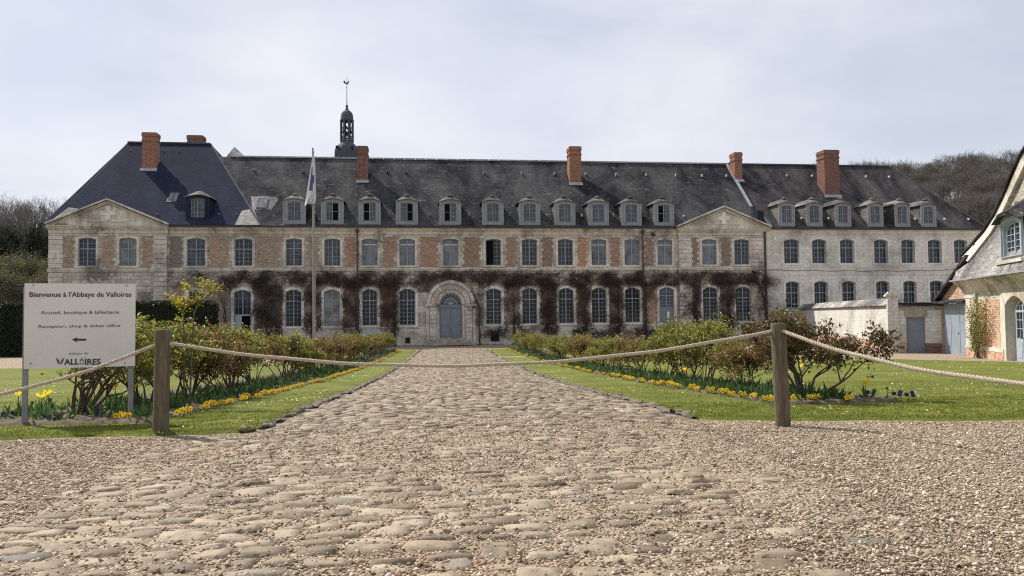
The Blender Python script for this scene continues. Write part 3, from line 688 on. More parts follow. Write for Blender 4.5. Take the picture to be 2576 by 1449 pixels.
for a, b, k in pg:
    xa, xb = PX(a, 780), PX(b, 780); jag_panel(abbey, xa, xb, 1.9, 5.8, yR if xa > PRx0 else FY, ('brick_pale', 'brick_dark', 'brick')[k], rs)
for a, b in ((165, 200), (245, 300), (350, 388)): jag_panel(abbey, PX(a, 760), PX(b, 760), 1.9, 5.3, yL, 'brick_pale', rs)
# great door
db = MB(); y = FY-.14
db.box(1.02, 1.32, y, FY+.01, .1, 3.55); db.box(5.40, 5.70, y, FY+.01, .1, 3.55)
for k in range(9):
    z = .15+.4*k
    for a, b in ((1.36, 1.98), (4.72, 5.36)): db.box(a, b, y-.05, FY+.01, z, min(z+.37, 3.72))
db.box(.95, 2.02, y-.10, FY+.012, 3.76, 3.97); db.box(4.68, 5.78, y-.10, FY+.012, 3.76, 3.97)
def arch_ring(mb, cx, cz, r0, r1, yf, yb, n=22, gap=0, a0=0, a1=math.pi):
    for k in range(n):
        t0, t1 = a0+(a1-a0)*(k+gap)/n, a0+(a1-a0)*(k+1-gap)/n; P = [(cx+r*math.cos(t), cz+r*math.sin(t)) for r, t in ((r0, t0), (r1, t0), (r1, t1), (r0, t1))]
        mb.prism([(p[0], yf, p[1]) for p in P], (0, yb-yf, 0))
CX = 3.345
arch_ring(db, CX, 3.97, 1.42, 1.88, y-.03, FY+.012, 15, .04); arch_ring(db, CX, 3.97, 1.93, 2.25, y-.12, FY+.014, 24)
arch_ring(db, CX, 3.95, 1.09, 1.40, FY-.06, FY+.2, 24)
db.box(1.95, 2.26, FY-.05, FY+.25, .1, 3.7); db.box(4.43, 4.70, FY-.05, FY+.25, .1, 3.7)
db.build('door_surround', M_['trim'], abbey)
dd = MB(); yd = FY+.16
dd.box(2.28, 3.335, yd, yd+.06, .80, 3.62); dd.box(3.355, 4.41, yd, yd+.06, .80, 3.62); dd.box(2.27, 4.42, yd-.08, yd+.08, 3.63, 3.76); dd.box(2.27, 4.42, yd-.05, yd+.08, 3.763, 3.92)
for a in (2.36, 3.43):
    for z0, z1 in ((.95, 1.85), (2.0, 3.5)):
        for q in ((a, a+.04, z0, z1), (a+.84, a+.88, z0, z1), (a+.041, a+.839, z0, z0+.04), (a+.041, a+.839, z1-.04, z1)): dd.box(q[0], q[1], yd-.02, yd+.01, q[2], q[3])
dr = dd.build('door', M_['door'], abbey)
fl = MB(); arch_ring(fl, CX, 3.93, .98, 1.07, yd-.02, yd+.05, 16); arch_ring(fl, CX, 3.93, .55, .60, yd-.01, yd+.04, 12); arch_ring(fl, CX, 3.93, .02, .12, yd-.01, yd+.04, 6)
for k in range(1, 9):
    t = math.pi*k/9; c_, s_ = math.cos(t), math.sin(t); n_ = (-s_*.02, c_*.02)
    fl.prism([(CX+.1*c_+n_[0], yd, 3.93+.1*s_+n_[1]), (CX+.1*c_-n_[0], yd, 3.93+.1*s_-n_[1]), (CX+1.0*c_-n_[0], yd, 3.93+1.0*s_-n_[1]), (CX+1.0*c_+n_[0], yd, 3.93+1.0*s_+n_[1])], (0, .035, 0))
fo = fl.build('fanlight', M_['frame_light'], abbey)
gp = MB(); gp.poly([(CX+1.05*math.cos(math.pi*k/16), yd+.045, 3.93+1.05*math.sin(math.pi*k/16)) for k in range(17)]); gp.build('pane', M_['glass'], fo)
hk = MB(); hk.box(3.14, 3.24, yd-.05, yd-.001, 1.93, 1.98); hk.build('handle', M_['iron'], dr)
st = MB()
for k in range(4): st.box(2.0-.33*k-(.1 if k else 0), 4.7+.33*k, FY-.35-.36*k, FY-.145-.36*k if k else FY+.12, .1, .78-.19*k)
st.build('step', M_['plaster'], abbey)
for (a, b, z0, z1) in ((PX(1020, 855), PX(1031, 855), .3, .85), (PX(1235, 855), PX(1256, 855), .35, 1.2), (PX(742, 840), PX(756, 840), .4, .9)):
    g = MB(); g.box(a, b, FY-.06, FY-.058, z0, z1)
    gg = g.build('basement_vent', M_['blackvoid'], abbey); g = MB(); n = int((b-a)/.09)
    for k in range(n+1): g.box(a+(b-a)*k/max(1, n)-.012, a+(b-a)*k/max(1, n)+.012, FY-.09, FY-.07, z0, z1)
    g.build('grille', M_['iron'], gg)
# pediments
def pediment(x0, x1, y, zb, za, cross=True):
    p = MB(); xc = (x0+x1)/2
    p.prism([(x0+.3, y-.02, zb), (x1-.3, y-.02, zb), (xc, y-.02, za-.25)], (0, .6, 0))
    t = p.build('pediment', M_['trim'], abbey)
    r = MB(); L = math.hypot(xc-x0, za-zb); nx, nz = -(za-zb)/L, (xc-x0)/L
    for h, pr, of in ((.17, .42, .10), (.14, .30, -.05), (.12, .16, -.19)):
        for s in (1, -1):
            P = []
            for (X, Z) in ((x0-.1 if s > 0 else x1+.1, zb-.05), (xc, za)):
                for e in (0, h):
                    P.append((X+(nx*(of-0)*s*-1)*0, y-pr, Z+of+e))
            P = [P[0], P[2], P[3], P[1]]; r.prism(P, (0, pr+.25-.004*(s > 0), 0))
    r.build('raking_cornice', M_['trim'], t)
    if cross:
        c = MB(); zc = zb+(za-zb)*.52
        c.box(xc-.20, xc+.20, y-.13, y-.01, zc-.62, zc+.62); c.box(xc-.62, xc-.203, y-.13, y-.01, zc-.2, zc+.2); c.box(xc+.203, xc+.62, y-.13, y-.01, zc-.2, zc+.2); c.box(xc-1.8, xc+1.8, y-.11, y-.01, zb+.35, zb+.43)
        c.build('cross_relief', M_['white_trim'], t)
    # little roof behind the pediment running back into the main slope
    g = MB(); zr = za+.12
    for s, xe in ((1, x0-.15), (-1, x1+.15)):
        ybk = FY+(zr-Z_E)*1.0+.3
        g.poly([(xe, y-.45, zb+.02), (xc, y-.45, zr), (xc, ybk, zr), (xe, FY+.1, zb+.02)]); g.poly([(xe, y-.45, zb-.06), (xc, y-.45, zr-.08), (xc, y-.45, zr), (xe, y-.45, zb+.02)])
    g.build('pediment_roof', M_['slate_old'], t)
pediment(PLx0+.05, PLx1+.1, yL-.24, Z_E, 13.38); pediment(PRx0-.2, PRx1+.2, yR-.34, Z_E, 13.15)
# roofs
XB = -14.05                      # foot of the hip of the blue roof
XF = 34.35                       # fire wall between abbey and white wing
def slope_z(y): return Z_E+.05+(y-(FY-.45))*(RZ-Z_E-.05)/(RY-FY+.45)
r = MB(); lx1_ = PX(530, 370, FY+9.7)
xr0, xr1 = XB-3, lx1_-2
r.poly([(xr0, FY-.45, Z_E+.05), (XF, FY-.45, Z_E+.05), (XF, RY, RZ), (xr1, RY, RZ)]); r.poly([(xr1, RY, RZ), (XF, RY, RZ), (XF, FY+17, Z_E), (xr0+1, FY+17, Z_E)])
r.poly([(PLx0-.3, FY-.45, Z_E-.06), (XF, FY-.45, Z_E-.06), (XF, FY-.45, Z_E+.05), (PLx0-.3, FY-.45, Z_E+.05)])
roof = r.build('roof', M_['slate_old'], abbey)
LRY = FY+9.7; LRZ = slope_z(LRY)+.12; lx0, lx1 = PX(322, 361, LRY), PX(530, 370, LRY)
r = MB(); e = .06; lz = lambda y: slope_z(y)+e
r.poly([(PLx0-.5, FY-.47, Z_E+.05+e), (XB, FY-.47, Z_E+.05+e), (lx1, LRY, lz(LRY)), (lx0, LRY, lz(LRY))])
r.poly([(XB, FY-.47, Z_E+.05+e), (XB+1.4, FY+18, Z_E), (lx1, LRY, lz(LRY))])
r.poly([(PLx0-.5, FY-.47, Z_E+.05+e), (lx0, LRY, lz(LRY)), (PLx0-.5, FY+19, Z_E)])
r.poly([(lx0, LRY, lz(LRY)), (lx1, LRY, lz(LRY)), (XB+1.4, FY+18, Z_E), (PLx0-.5, FY+19, Z_E)])
broof = r.build('roof', M_['slate_blue'], abbey); broof['label'] = 'dark blue new slate hipped roof'
# flared foot of the left hip whose pale slate colour stands in for sunlight, the pale patch at the foot of the blue roof, ridge tiles, hip rolls
f = MB(); f.poly([(PLx0-.15, FY-.75, Z_E-.02), (PLx0+1.6, FY-.72, Z_E+.03), (PLx0+3.2, FY+.9, slope_z(FY+.9)+.14), (PLx0+1.0, FY+1.3, slope_z(FY+1.3)+.16)])
f.poly([(PLx0-.15, FY-.75, Z_E-.02), (PLx0+1.0, FY+1.3, slope_z(FY+1.3)+.16), (PLx0-.45, FY+19, Z_E-.02)]); f.build('flared_eave', M_['slate_light'], broof)
f = MB(); f.poly([(XB-2.3, FY-.49, Z_E+.06+e), (XB, FY-.49, Z_E+.06+e), (XB-1.0, FY+1.4, lz(FY+1.4)+.015), (XB-2.0, FY+1.2, lz(FY+1.2)+.015)]); f.build('pale_slate_patch', M_['slate_light'], broof)
f = MB(); a, b = PX(635, 515, FY+2), PX(697, 515, FY+2)
ya, yb = FY+1.35, FY+2.9
f.poly([(a+.1, ya, slope_z(ya)+.02), (b-.4, ya, slope_z(ya)+.02), (b, yb-.4, slope_z(yb-.4)+.02), (b-.2, yb, slope_z(yb)+.02), (a-.3, yb, slope_z(yb)+.02)]); f.build('pale_slate_patch', M_['slate_light'], roof)
def rod(mb, p, q, wd, ht):
    p, q = np.array(p, float), np.array(q, float); d_ = (q-p)/np.linalg.norm(q-p); s_ = np.cross(d_, (0, 0, 1)); s_ /= np.linalg.norm(s_); u_ = np.cross(s_, d_)
    c4 = [p+s_*wd/2, p-s_*wd/2, p-s_*wd/2+u_*ht, p+s_*wd/2+u_*ht]; mb.prism(c4, q-p)
f = MB()
for k in range(52):
    xa = lx1-2+(XF-lx1+2)*k/52; xb = lx1-2+(XF-lx1+2)*(k+1)/52-.05
    if xa > -19: rod(f, (xa, RY, RZ-.04), (xb, RY, RZ-.04), .34, .16)
f.build('ridge_tiles', M_['zinc'], roof)
f = MB()
for k in range(9): rod(f, (lx0+(lx1-lx0)*k/9, LRY, lz(LRY)-.05), (lx0+(lx1-lx0)*(k+1)/9-.05, LRY, lz(LRY)-.05), .32, .15)
rod(f, (lx1, LRY, lz(LRY)-.03), (XB, FY-.47, Z_E+.08), .16, .07); rod(f, (lx0, LRY, lz(LRY)-.03), (PLx0+.3, FY+.1, Z_E+.6), .06, .03)
f.build('ridge_tiles', M_['leadgrey'], broof)
g = MB(); g.box(PLx1+.1, PRx0-.1, FY-.60, FY-.46, Z_E-.10, Z_E+.06); g.build('gutter', M_['iron'], abbey)
# fire wall capping in zinc, with the lead box at its foot
f = MB(); yb = FY+1.05; rod(f, (XF, RY, RZ+.05), (XF+.05, yb+.9, slope_z(yb+.9)+.1), .26, .14); rod(f, (XF+.55, yb-.1, slope_z(yb-.1)+.15), (XF+1.0, FY-.5, Z_E+.1), .22, .12)
f.build('zinc_capping', M_['zinc'], abbey)
f = MB(); f.box(XF-.15, XF+.5, FY+.1, FY+2, 12.0, 13.1); f.build('lead_box', M_['slate_blue'], abbey)
# dormers
def dormer(parent, xc, wd, y, zb, zt, win, wallm='dormer', hood='slate_pale', open_=None, gl='glass_mid', slate_front=False, deep=2.9):
    """timber lucarne: face board with arched window, slated cheeks, swept hood"""
    zs = zt-.42; hw = wd/2; f = MB(); wo = (xc-win/2, xc+win/2, zb+.40, zs-.12, .09); n = 12
    top = lambda x: zs+.20*(1-((x-xc)/hw)**2)
    wall_mesh(f, xc-hw, xc+hw, zb, zt, y, [wo], .14, topf=top)
    f.box(xc-hw-.05, xc+hw+.05, y-.08, y+.06, zb-.02, zb+.12)
    A = outline((wo[0]-.17, wo[1]+.17, wo[2]-.02, wo[3]+.15, wo[4]*1.3)); ring(f, A, outline((wo[0]-.04, wo[1]+.04, wo[2]-.01, wo[3]+.04, wo[4])), y-.035, y+.005)
    for s in (-1, 1): f.box(xc+s*hw-.07, xc+s*hw+.07, y-.04, y+.02, zb+.125, zs)
    dm = f.build('dormer', M_['slate_blue' if slate_front else wallm], parent)
    for s in (-1, 1):
        c = MB(); x = xc+s*(hw-.02); yy = y+deep*.98
        c.poly([(x, y+.02, zb-.3), (x, y+.02, top(x)), (x, yy+.3, top(x)), (x, yy, slope_z(y)-.3)])
        c.build('dormer_cheek', M_['slate_blue' if slate_front else 'slate_pale'], dm)
    h = MB(); m = 10; ov = .16; yf = y-.16; rows = []
    for j, (yy, zo, sc) in enumerate(((yf, .0, 1), (yf+.45, .30, .62), (yf+.7, .42, .40), (y+deep*1.35, .42, .40))):
        row = []
        for k in range(m+1):
            t = -1+2*k/m; x = xc+t*(hw+ov)
            base = zs+.0+.25*(1-t*t)-.03
            zz = base if j == 0 else zs-.03+(.22*(1-t*t)+.02)+zo*max(0, 1-abs(t)**1.6)
            row.append((x, yy if (j in (0, 3)) else yf+(yy-yf)*1.0, zz))
        rows.append(row)
    for j in range(3):
        for k in range(m): h.poly([rows[j][k], rows[j][k+1], rows[j+1][k+1], rows[j+1][k]])
    for k in range(m): h.poly([rows[0][k], rows[0][k+1], (rows[0][k+1][0], yf, rows[0][k+1][2]-.07), (rows[0][k][0], yf, rows[0][k][2]-.07)])
    h.build('dormer_hood', M_[hood], dm, True)
    if not slate_front:
        kf = MB(); kf.lathe([(.28, zs+.54), (.26, zs+.66), (.14, zs+.74), (.02, zs+.77)], 10, (xc, yf+.62)); kf.build('finial', M_[hood], dm, True)
    # glazing
    g = MB(); fw = .05; yw = y+.07; zt2 = lambda x: arc_top(wo, x)
    ring(g, outline(wo), outline((wo[0]+fw, wo[1]-fw, wo[2]+fw, wo[3]-fw, wo[4])), yw, yw+.05)
    g.box(xc-.035, xc+.035, yw-.01, yw+.04, wo[2]+.04, zt2(xc)-.03)
    for s in ((wo[0]+fw, xc-.035, 'l'), (xc+.035, wo[1]-fw, 'r')):
        if open_ == s[2]:
            g.box(s[0], s[1], yw, yw+.03, (wo[2]+wo[3])/2-.015, (wo[2]+wo[3])/2+.015); continue
        mxx = (s[0]+s[1])/2; g.box(mxx-.014, mxx+.014, yw+.008, yw+.035, wo[2]+.04, zt2(mxx)-.03)
        for k in range(1, 4): z = wo[2]+(wo[3]-wo[2])*k/4; g.box(s[0], s[1], yw+.01, yw+.03, z-.014, z+.014)
    g.build('window_frame', M_['frame'], dm)
    p = MB(); p.poly([(q[0], yw+.045, q[1]) for q in outline(wo)]); p.build('pane', M_[gl], dm)
    if open_:
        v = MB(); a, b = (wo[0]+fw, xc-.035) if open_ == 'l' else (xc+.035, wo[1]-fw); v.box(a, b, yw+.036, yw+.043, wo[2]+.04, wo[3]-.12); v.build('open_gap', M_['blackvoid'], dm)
    return dm
DY = FY-.18
dorm = [(713.3, 767.4, None, 'glass_mid'), (809, 863, 'r', 'glass_mid'), (902, 957.4, 'l', 'glass_mid'), (997.6, 1049.5, 'r', 'glass_mid'), (1106.4, 1158.9, 'l', 'glass_mid'), (1214.4, 1265.5, None, 'glass_mid'), (1306.5, 1358, None, 'glass_mid'), (1395.4, 1446, None, 'glass_mid'), (1480, 1530, None, 'glass_mid'), (1562.7, 1612.7, None, 'glass_mid'), (1645, 1694.7, 'l', 'glass_mid')]
for a, b, op, gl in dorm:
    xa, xb = PX(a, 530, DY), PX(b, 530, DY); dormer(abbey, (xa+xb)/2, 1.93, DY, 11.42, 14.12, 1.16, open_=op, gl=gl)
xa, xb = PX(470, 520, FY+.15), PX(524, 520, FY+.15)
dm = dormer(abbey, (xa+xb)/2, 1.98, FY+.15, 11.72, 14.42, 1.2, slate_front=True, gl='glass_mid'); dm['label'] = 'slate-clad dormer on the dark blue roof'
# skylights
for a, b, yq in ((423, 448, FY+2.6), (647, 672, FY+2.0)):
    xa, xb = PX(a, 500, yq), PX(b, 500, yq); y0, y1 = yq-.55, yq+.60; k = .14
    g = MB(); z = lambda y: slope_z(y)+k
    for q in ((xa, xb, y0, y0+.08), (xa, xb, y1-.08, y1)): g.prism([(q[0], q[2], z(q[2])), (q[1], q[2], z(q[2])), (q[1], q[3], z(q[3])), (q[0], q[3], z(q[3]))], (0, 0, -.12))
    for x_ in (xa, (xa+xb)/2-.03, xb-.07): g.prism([(x_, y0+.085, z(y0+.085)), (x_+.07, y0+.085, z(y0+.085)), (x_+.07, y1-.085, z(y1-.085)), (x_, y1-.085, z(y1-.085))], (0, 0, -.12))
    so = g.build('skylight', M_['iron'], roof if a > 600 else broof); p = MB(); p.poly([(xa, y0, z(y0)-.03), (xb, y0, z(y0)-.03), (xb, y1, z(y1)-.03), (xa, y1, z(y1)-.03)]); p.build('skylight_pane', M_['glass_pale'], roof if a > 600 else broof)
# roof vents (small arched zinc chatieres)
def chatiere(parent, x, y, s=1.0):
    v = MB(); z = slope_z(y); v.prism([(x-.11*s, y-.12, z), (x+.11*s, y-.12, z), (x+.07*s, y-.12, z+.2*s), (x, y-.12, z+.28*s), (x-.07*s, y-.12, z+.2*s)], (0, .32, .06)); o_ = v.build('roof_vent', M_['zinc'], parent)
    k = MB(); k.box(x-.05*s, x+.05*s, y-.13, y-.122, z+.02, z+.19*s); k.build('vent_hole', M_['blackvoid'], o_)
for px_ in (1003*.6389, 762, 766+210, 848*.0+974, 1020, 1120, 1218, 1312, 1394, 1472, 1549, 1624, 1698, 1764, 1825):
    if px_ > 640: chatiere(roof, PX(px_, 428, FY+6.4), FY+6.1)
for px_ in (887, 978, 1080, 1181, 1281, 1375, 1464, 1543, 1620, 1720): chatiere(roof, PX(px_, 553, FY+.9), FY+.75, .8)
for px_ in (333, 415, 453): chatiere(broof, PX(px_, 378, FY+9.), FY+8.6, .6)
for px_ in (398, 553, 595): chatiere(broof, PX(px_, 550, FY+.9), FY+.7, .6)
# chimneys
def chimney(parent, x0, x1, y0, y1, zb, zt, mat='brick_red', cap=True):
    c = MB(); c.box(x0, x1, y0, y1, zb, zt)
    if cap: c.box(x0-.06, x1+.06, y0-.06, y1+.06, zt-.85, zt-.72); c.box(x0-.05, x1+.05, y0-.05, y1+.05, zt-.35, zt+.0); c.box(x0+.02, x1-.02, y0+.02, y1-.02, zt+.002, zt+.06)
    o_ = c.build('chimney', M_[mat], parent)
    f_ = MB(); zf = slope_z(y0)
    if y0 < RY: f_.prism([(x0-.12, y0-.22, zf-.16), (x1+.12, y0-.22, zf-.16), (x1+.12, y0-.02, zf+.16), (x0-.12, y0-.02, zf+.16)], (0, -.05, .03))
    (f_.build('flashing', M_['zinc'], o_) if y0 < RY else None)
    f_ = MB(); f_.box(x0+.15, x1-.15, y0+.15, y1-.15, zt+.061, zt+.064); f_.build('flue', M_['blackvoid'], o_)
def chim(parent, pxa, pxb, pyb, pyt, yc, ln=1.4, **k):
    xa, xb = PX(pxa, pyb, yc), PX(pxb, pyb, yc); chimney(parent, xa, xb, yc, yc+ln, slope_z(yc)-1.5, PZ((pxa+pxb)/2, pyt, yc), **k)
chim(broof, 357, 393, 412, 334, FY+6.1, 1.1)
xa, xb = PX(470.5, 365, FY+12), PX(510, 365, FY+12); chimney(broof, xa, xb, FY+12, FY+13.2, 18, PZ(490, 341, FY+12))
chim(roof, 899, 925, 456, 368, FY+4.9, 1.3); chim(roof, 1434, 1463, 465, 369, FY+4.9, 1.4); chim(roof, 1849, 1868, 452, 384, FY+5.6, 1.3); 
# downpipes, round vent, small fixtures
def pipe(parent, pxa, z0, z1, y, r_=.075, mat='pipe'):
    x = PX(pxa, 700, y); p = MB(); p.lathe([(r_, z0), (r_, z1)], 10, (x, y)); 
    for z in np.arange(z0+.8, z1, 2.2): p.lathe([(r_+.03, z), (r_+.03, z+.12)], 10, (x, y))
    p.box(x-.16, x+.16, y-.16, y+.14, z1-.02, z1+.3); p.build('downpipe', M_[mat], parent, False)
pipe(abbey, 899, .1, 10.75, FY-.24); pipe(abbey, 1619, .1, 10.75, FY-.24); pipe(abbey, 1926, .1, 11.0, FY-.30, .10)
v = MB(); xv = PX(1642, 588); arch_ring(v, xv, 10.62, 0.01, .22, FY-.15, FY-.10, 14, 0, 0, 2*math.pi); v.build('round_vent', M_['iron'], abbey)

# ------------------------------------------------------------------ white east wing
wing = wroot('wing_building', (46, FY, 0), 'pale limestone wing with six domed dormers at the right end of the abbey', 'building')
WX0, WX1 = PRx1+.15, 58.6
WUT, WUB = 10.2, 7.75
wu = [(362, 485), (620, 735), (877, 992), (1190, 1302), (1440, 1550), (1685, 1797), (1925, 2032)]
ops_w = [(PX(1873.2+.27338*a, 630)-.02, PX(1873.2+.27338*b, 630)+.16, WUB, WUT, .18) for a, b in wu]
wg = [(312, 400), (528, 616), (740, 828), (998, 1086), (1205, 1292), (1408, 1496), (1600, 1680)]
ops_wg = [(PX(1873.2+.3307*a, 740), PX(1873.2+.3307*b, 740)+.2, 3.1, 5.95, .20) for a, b in wg]
w = MB(); wall_mesh(w, WX0, WX1, 0, Z_E, FY-.05, ops_w+ops_wg, .42); w.poly([(WX1, FY-.05, 0), (WX1, FY+18, 0), (WX1, FY+18, Z_E), (WX1, FY-.05, Z_E)]); w.poly([(WX0, FY+18, 0), (WX1, FY+18, 0), (WX1, FY+18, Z_E), (WX0, FY+18, Z_E)]); w.build('wall', M_['white_stone'], wing)
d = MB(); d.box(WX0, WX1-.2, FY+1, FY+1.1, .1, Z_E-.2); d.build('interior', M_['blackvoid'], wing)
b_ = MB()
yW = FY-.05
b_.box(WX0+1.6, WX1, yW-.06, yW+.01, 7.38, 7.50); b_.box(WX0+1.6, WX1, yW-.05, yW+.01, 6.62, 6.72); b_.build('string_course', M_['white_trim'], wing)
b_ = MB(); b_.box(WX0, WX1+.2, yW-.10, yW+.01, 10.72, 10.85); b_.box(WX0, WX1+.25, yW-.20, yW+.01, 10.853, 11.0); b_.box(WX0, WX1+.3, yW-.32, yW+.01, 11.003, 11.22); b_.build('cornice', M_['white_trim'], wing)
for k, o in enumerate(ops_w): window(wing, o, yW+.3, transom=o[2]+1.6, rows=3, gmat='glass', fw=.08, fmat='frame'); surround(wing, o, yW, .2, .035, 'white_trim')
for k, o in enumerate(ops_wg): window(wing, o, yW+.3, transom=o[2]+1.7, rows=3, gmat='glass_dark', fw=.08, fmat='frame'); surround(wing, o, yW, .24, .05, 'white_trim')
r = MB(); wr = PX(2236, 422, RY); xw0 = XF+.02
r.poly([(xw0, FY-.45, Z_E+.05), (WX1+.5, FY-.45, Z_E+.05), (wr, RY, RZ), (xw0, RY, RZ)]); r.poly([(WX1+.5, FY-.45, Z_E+.05), (WX1+.5, FY+17, Z_E+.05), (wr, RY, RZ)]); r.poly([(xw0, RY, RZ), (wr, RY, RZ), (WX1+.5, FY+17, Z_E), (xw0, FY+17, Z_E)])
r.poly([(xw0, FY-.45, Z_E-.08), (WX1+.5, FY-.45, Z_E-.08), (WX1+.5, FY-.45, Z_E+.05), (xw0, FY-.45, Z_E+.05)])
wroof = r.build('roof', M_['slate_grey'], wing)
f = MB()
for k in range(20): rod(f, (xw0+(wr-xw0)*k/20, RY, RZ-.04), (xw0+(wr-xw0)*(k+1)/20-.05, RY, RZ-.04), .34, .16)
rod(f, (wr, RY, RZ-.02), (WX1+.45, FY-.4, Z_E+.1), .16, .07); f.build('ridge_tiles', M_['leadgrey'], wroof)
g = MB(); g.box(WX0, WX1+.5, FY-.60, FY-.46, Z_E-.12, Z_E+.05); g.build('gutter', M_['iron'], wing)
for a, b in ((1959, 1997.6), (2027.7, 2067.8), (2101.5, 2138.4), (2182, 2220), (2250, 2287), (2316, 2353)):
    xa, xb = PX(a, 530, DY), PX(b, 530, DY); dormer(wing, (xa+xb)/2+.02, 1.58, DY, 11.46, 14.16, .98, gl='glass_mid', hood='slate_pale')
chim(wroof, 2076, 2113, 493, 378, FY+3.6, 1.6)
for px_ in (1907+70, 2080-40, 2175, 2233): chatiere(wroof, PX(px_, 440, FY+6.6), FY+6.3, .8)
for px_ in (2015, 2083, 2300, 2374, 2434): chatiere(wroof, PX(px_, 559, FY+.8), FY+.6, .7)
v = MB(); xv = PX(1945, 597); v.box(xv-.06, xv+.06, yW-.35, yW, 10.35, 10.5); v.lathe([(.02, 10.0), (.12, 10.06), (.13, 10.2), (.08, 10.34)], 12, (xv, yW-.3)); v.build('security_camera', M_['paper'], wing)
S = []; xs = np.linspace(WX0, WX1, 24)
for k in range(23): S.append((xs[k], yW-.09, 7.1-.14*math.sin(k/23*math.pi)+.05*math.sin(k*1.7), xs[k+1], yW-.09, 7.1-.14*math.sin((k+1)/23*math.pi)+.05*math.sin((k+1)*1.7), .022, .022))
seg_obj('wall_cable', S, M_['iron'], wing)
p = MB(); o = ops_wg[0]; p.box(o[0]+.1, o[1]-.1, yW+.27, yW+.29, 3.1, 3.35)
p.build('window_box', M_['frame'], wing)

# ------------------------------------------------------------------ bell tower (lead flèche) and grey church roof behind
TY = FY+20.0
tcx, tz = PX(873, 380, TY), lambda py: PZ(873, py, TY)
tower = wroot('bell_tower', (tcx, TY, 0), 'lead-covered open belfry with dome, spire and weathercock behind the ridge', 'bell tower')
R1 = (PX(897, 370, TY)-PX(833, 370, TY))/2*1.02; R2 = (PX(888, 330, TY)-PX(857, 330, TY))/2
t = MB(); t.lathe([(R1, 12), (R1, tz(388)), (R1*.985, tz(381)), (R1*.93, tz(375)), (R1*.83, tz(369.5)), (R1*.68, tz(365.5)), (R2*1.25, tz(362.5)), (R2*1.12, tz(361)), (R2*1.1, tz(357)), (R2*1.0, tz(356))], 8, (tcx, TY), math.pi/8); base = t.build('drum_dome', M_['leadgrey'], tower)
for dx in (-.62, .45):
    l = MB(); xx = tcx+dx*R1*1.05; l.box(xx-.2, xx+.2, TY-R1*.93-.08, TY-R1*.7, tz(381), tz(373.5)); lo = l.build('oval_dormer', M_['leadgrey'], base); l = MB(); l.box(xx-.11, xx+.11, TY-R1*.93-.10, TY-R1*.93-.085, tz(380), tz(375)); l.build('opening', M_['blackvoid'], lo)
S = []; P8 = [(tcx+R2*math.cos(math.pi/8+math.pi/4*k), TY+R2*math.sin(math.pi/8+math.pi/4*k)) for k in range(8)]
for k, (x, y) in enumerate(P8):
    x2, y2 = P8[(k+1) % 8]; S.append((x, y, tz(357), x, y, tz(303), .13, .13))
    for z in (tz(345), tz(356)): S.append((x, y, z, x2, y2, z, .06, .06))
    for q in range(1, 4): xx, yy = x+(x2-x)*q/4, y+(y2-y)*q/4; S.append((xx, yy, tz(356), xx, yy, tz(345), .035, .035))
    for q in range(6):
        a_, b_2 = q/6, (q+1)/6; h = lambda s_: tz(312)+(tz(303.5)-tz(312))*(1-(2*s_-1)**2)**.5
        S.append((x+(x2-x)*a_, y+(y2-y)*a_, h(a_), x+(x2-x)*b_2, y+(y2-y)*b_2, h(b_2), .08, .08))
S += [(tcx-R2, TY, tz(322), tcx+R2, TY, tz(322), .09, .09), (tcx, TY-R2, tz(322), tcx, TY+R2, tz(322), .09, .09)]
seg_obj('belfry_frame', S, M_['leadgrey'], tower, 6)
for dx in (-.5, .5, .0):
    b2 = MB(); z = tz(322)-.1-(.35 if dx == 0 else 0); b2.lathe([(.04, z), (.13, z-.08), (.17, z-.32), (.27, z-.52), (.25, z-.52)], 12, (tcx+dx*R2, TY+(0 if dx else -.3))); b2.build('bell', M_['iron'], tower, True)
t = MB(); t.lathe([(R2*1.14, tz(305.5)), (R2*1.16, tz(303)), (R2*1.05, tz(300)), (R2*1.02, tz(292)), (R2*.86, tz(284)), (R2*.55, tz(279.5)), (.25, tz(278)), (.16, tz(272)), (.05, tz(265)), (.05, tz(264)), (.03, tz(212)), (.01, tz(211))], 16, (tcx, TY)); t.build('lantern_dome', M_['leadgrey'], tower, True)
t = MB()
for z, r_ in ((tz(267), .17), (tz(219), .07)): t.lathe([(.01, z-r_), (r_*.7, z-r_*.7), (r_, z), (r_*.7, z+r_*.7), (.01, z+r_)], 10, (tcx, TY))
t.build('finial_ball', M_['leadgrey'], tower, True)
t = MB(); zc = tz(211); ck = [(-.42, .12), (-.46, .3), (-.34, .42), (-.22, .36), (-.2, .2), (-.02, .12), (.1, .2), (.2, .42), (.3, .46), (.34, .36), (.26, .28), (.24, .1), (.1, -.06), (.02, -.16), (-.06, -.06), (-.22, .02)]
t.prism([(tcx+a*.9, TY-.02, zc+b*.9) for a, b in ck], (0, .04, 0)); t.box(tcx-.02, tcx+.02, TY-.015, TY+.015, zc-.2, zc+.9); t.build('weathercock', M_['iron'], tower)
t = MB(); ux0, ux1, ucx = PX(548, 391, TY-2), PX(624, 391, TY-2), PX(590, 370, TY+1); zt_ = PZ(590, 369, TY+1); zb_ = PZ(590, 392, TY-2)-2
kk = 1.45
t.poly([(ucx-(ucx-ux0)*kk, TY-2, zb_), (ucx+(ux1-ucx)*kk, TY-2, zb_), (ucx, TY+1, zt_)]); t.poly([(ucx-(ucx-ux0)*kk, TY-2, zb_), (ucx, TY+1, zt_), (ucx, TY+16, zt_), (ucx-(ucx-ux0)*kk, TY+19, zb_)]); t.poly([(ucx+(ux1-ucx)*kk, TY-2, zb_), (ucx, TY+1, zt_), (ucx, TY+16, zt_), (ucx+(ux1-ucx)*kk, TY+19, zb_)])
wx0_, wx1_ = ucx-(ucx-ux0)*kk+.3, ucx+(ux1-ucx)*kk-.3
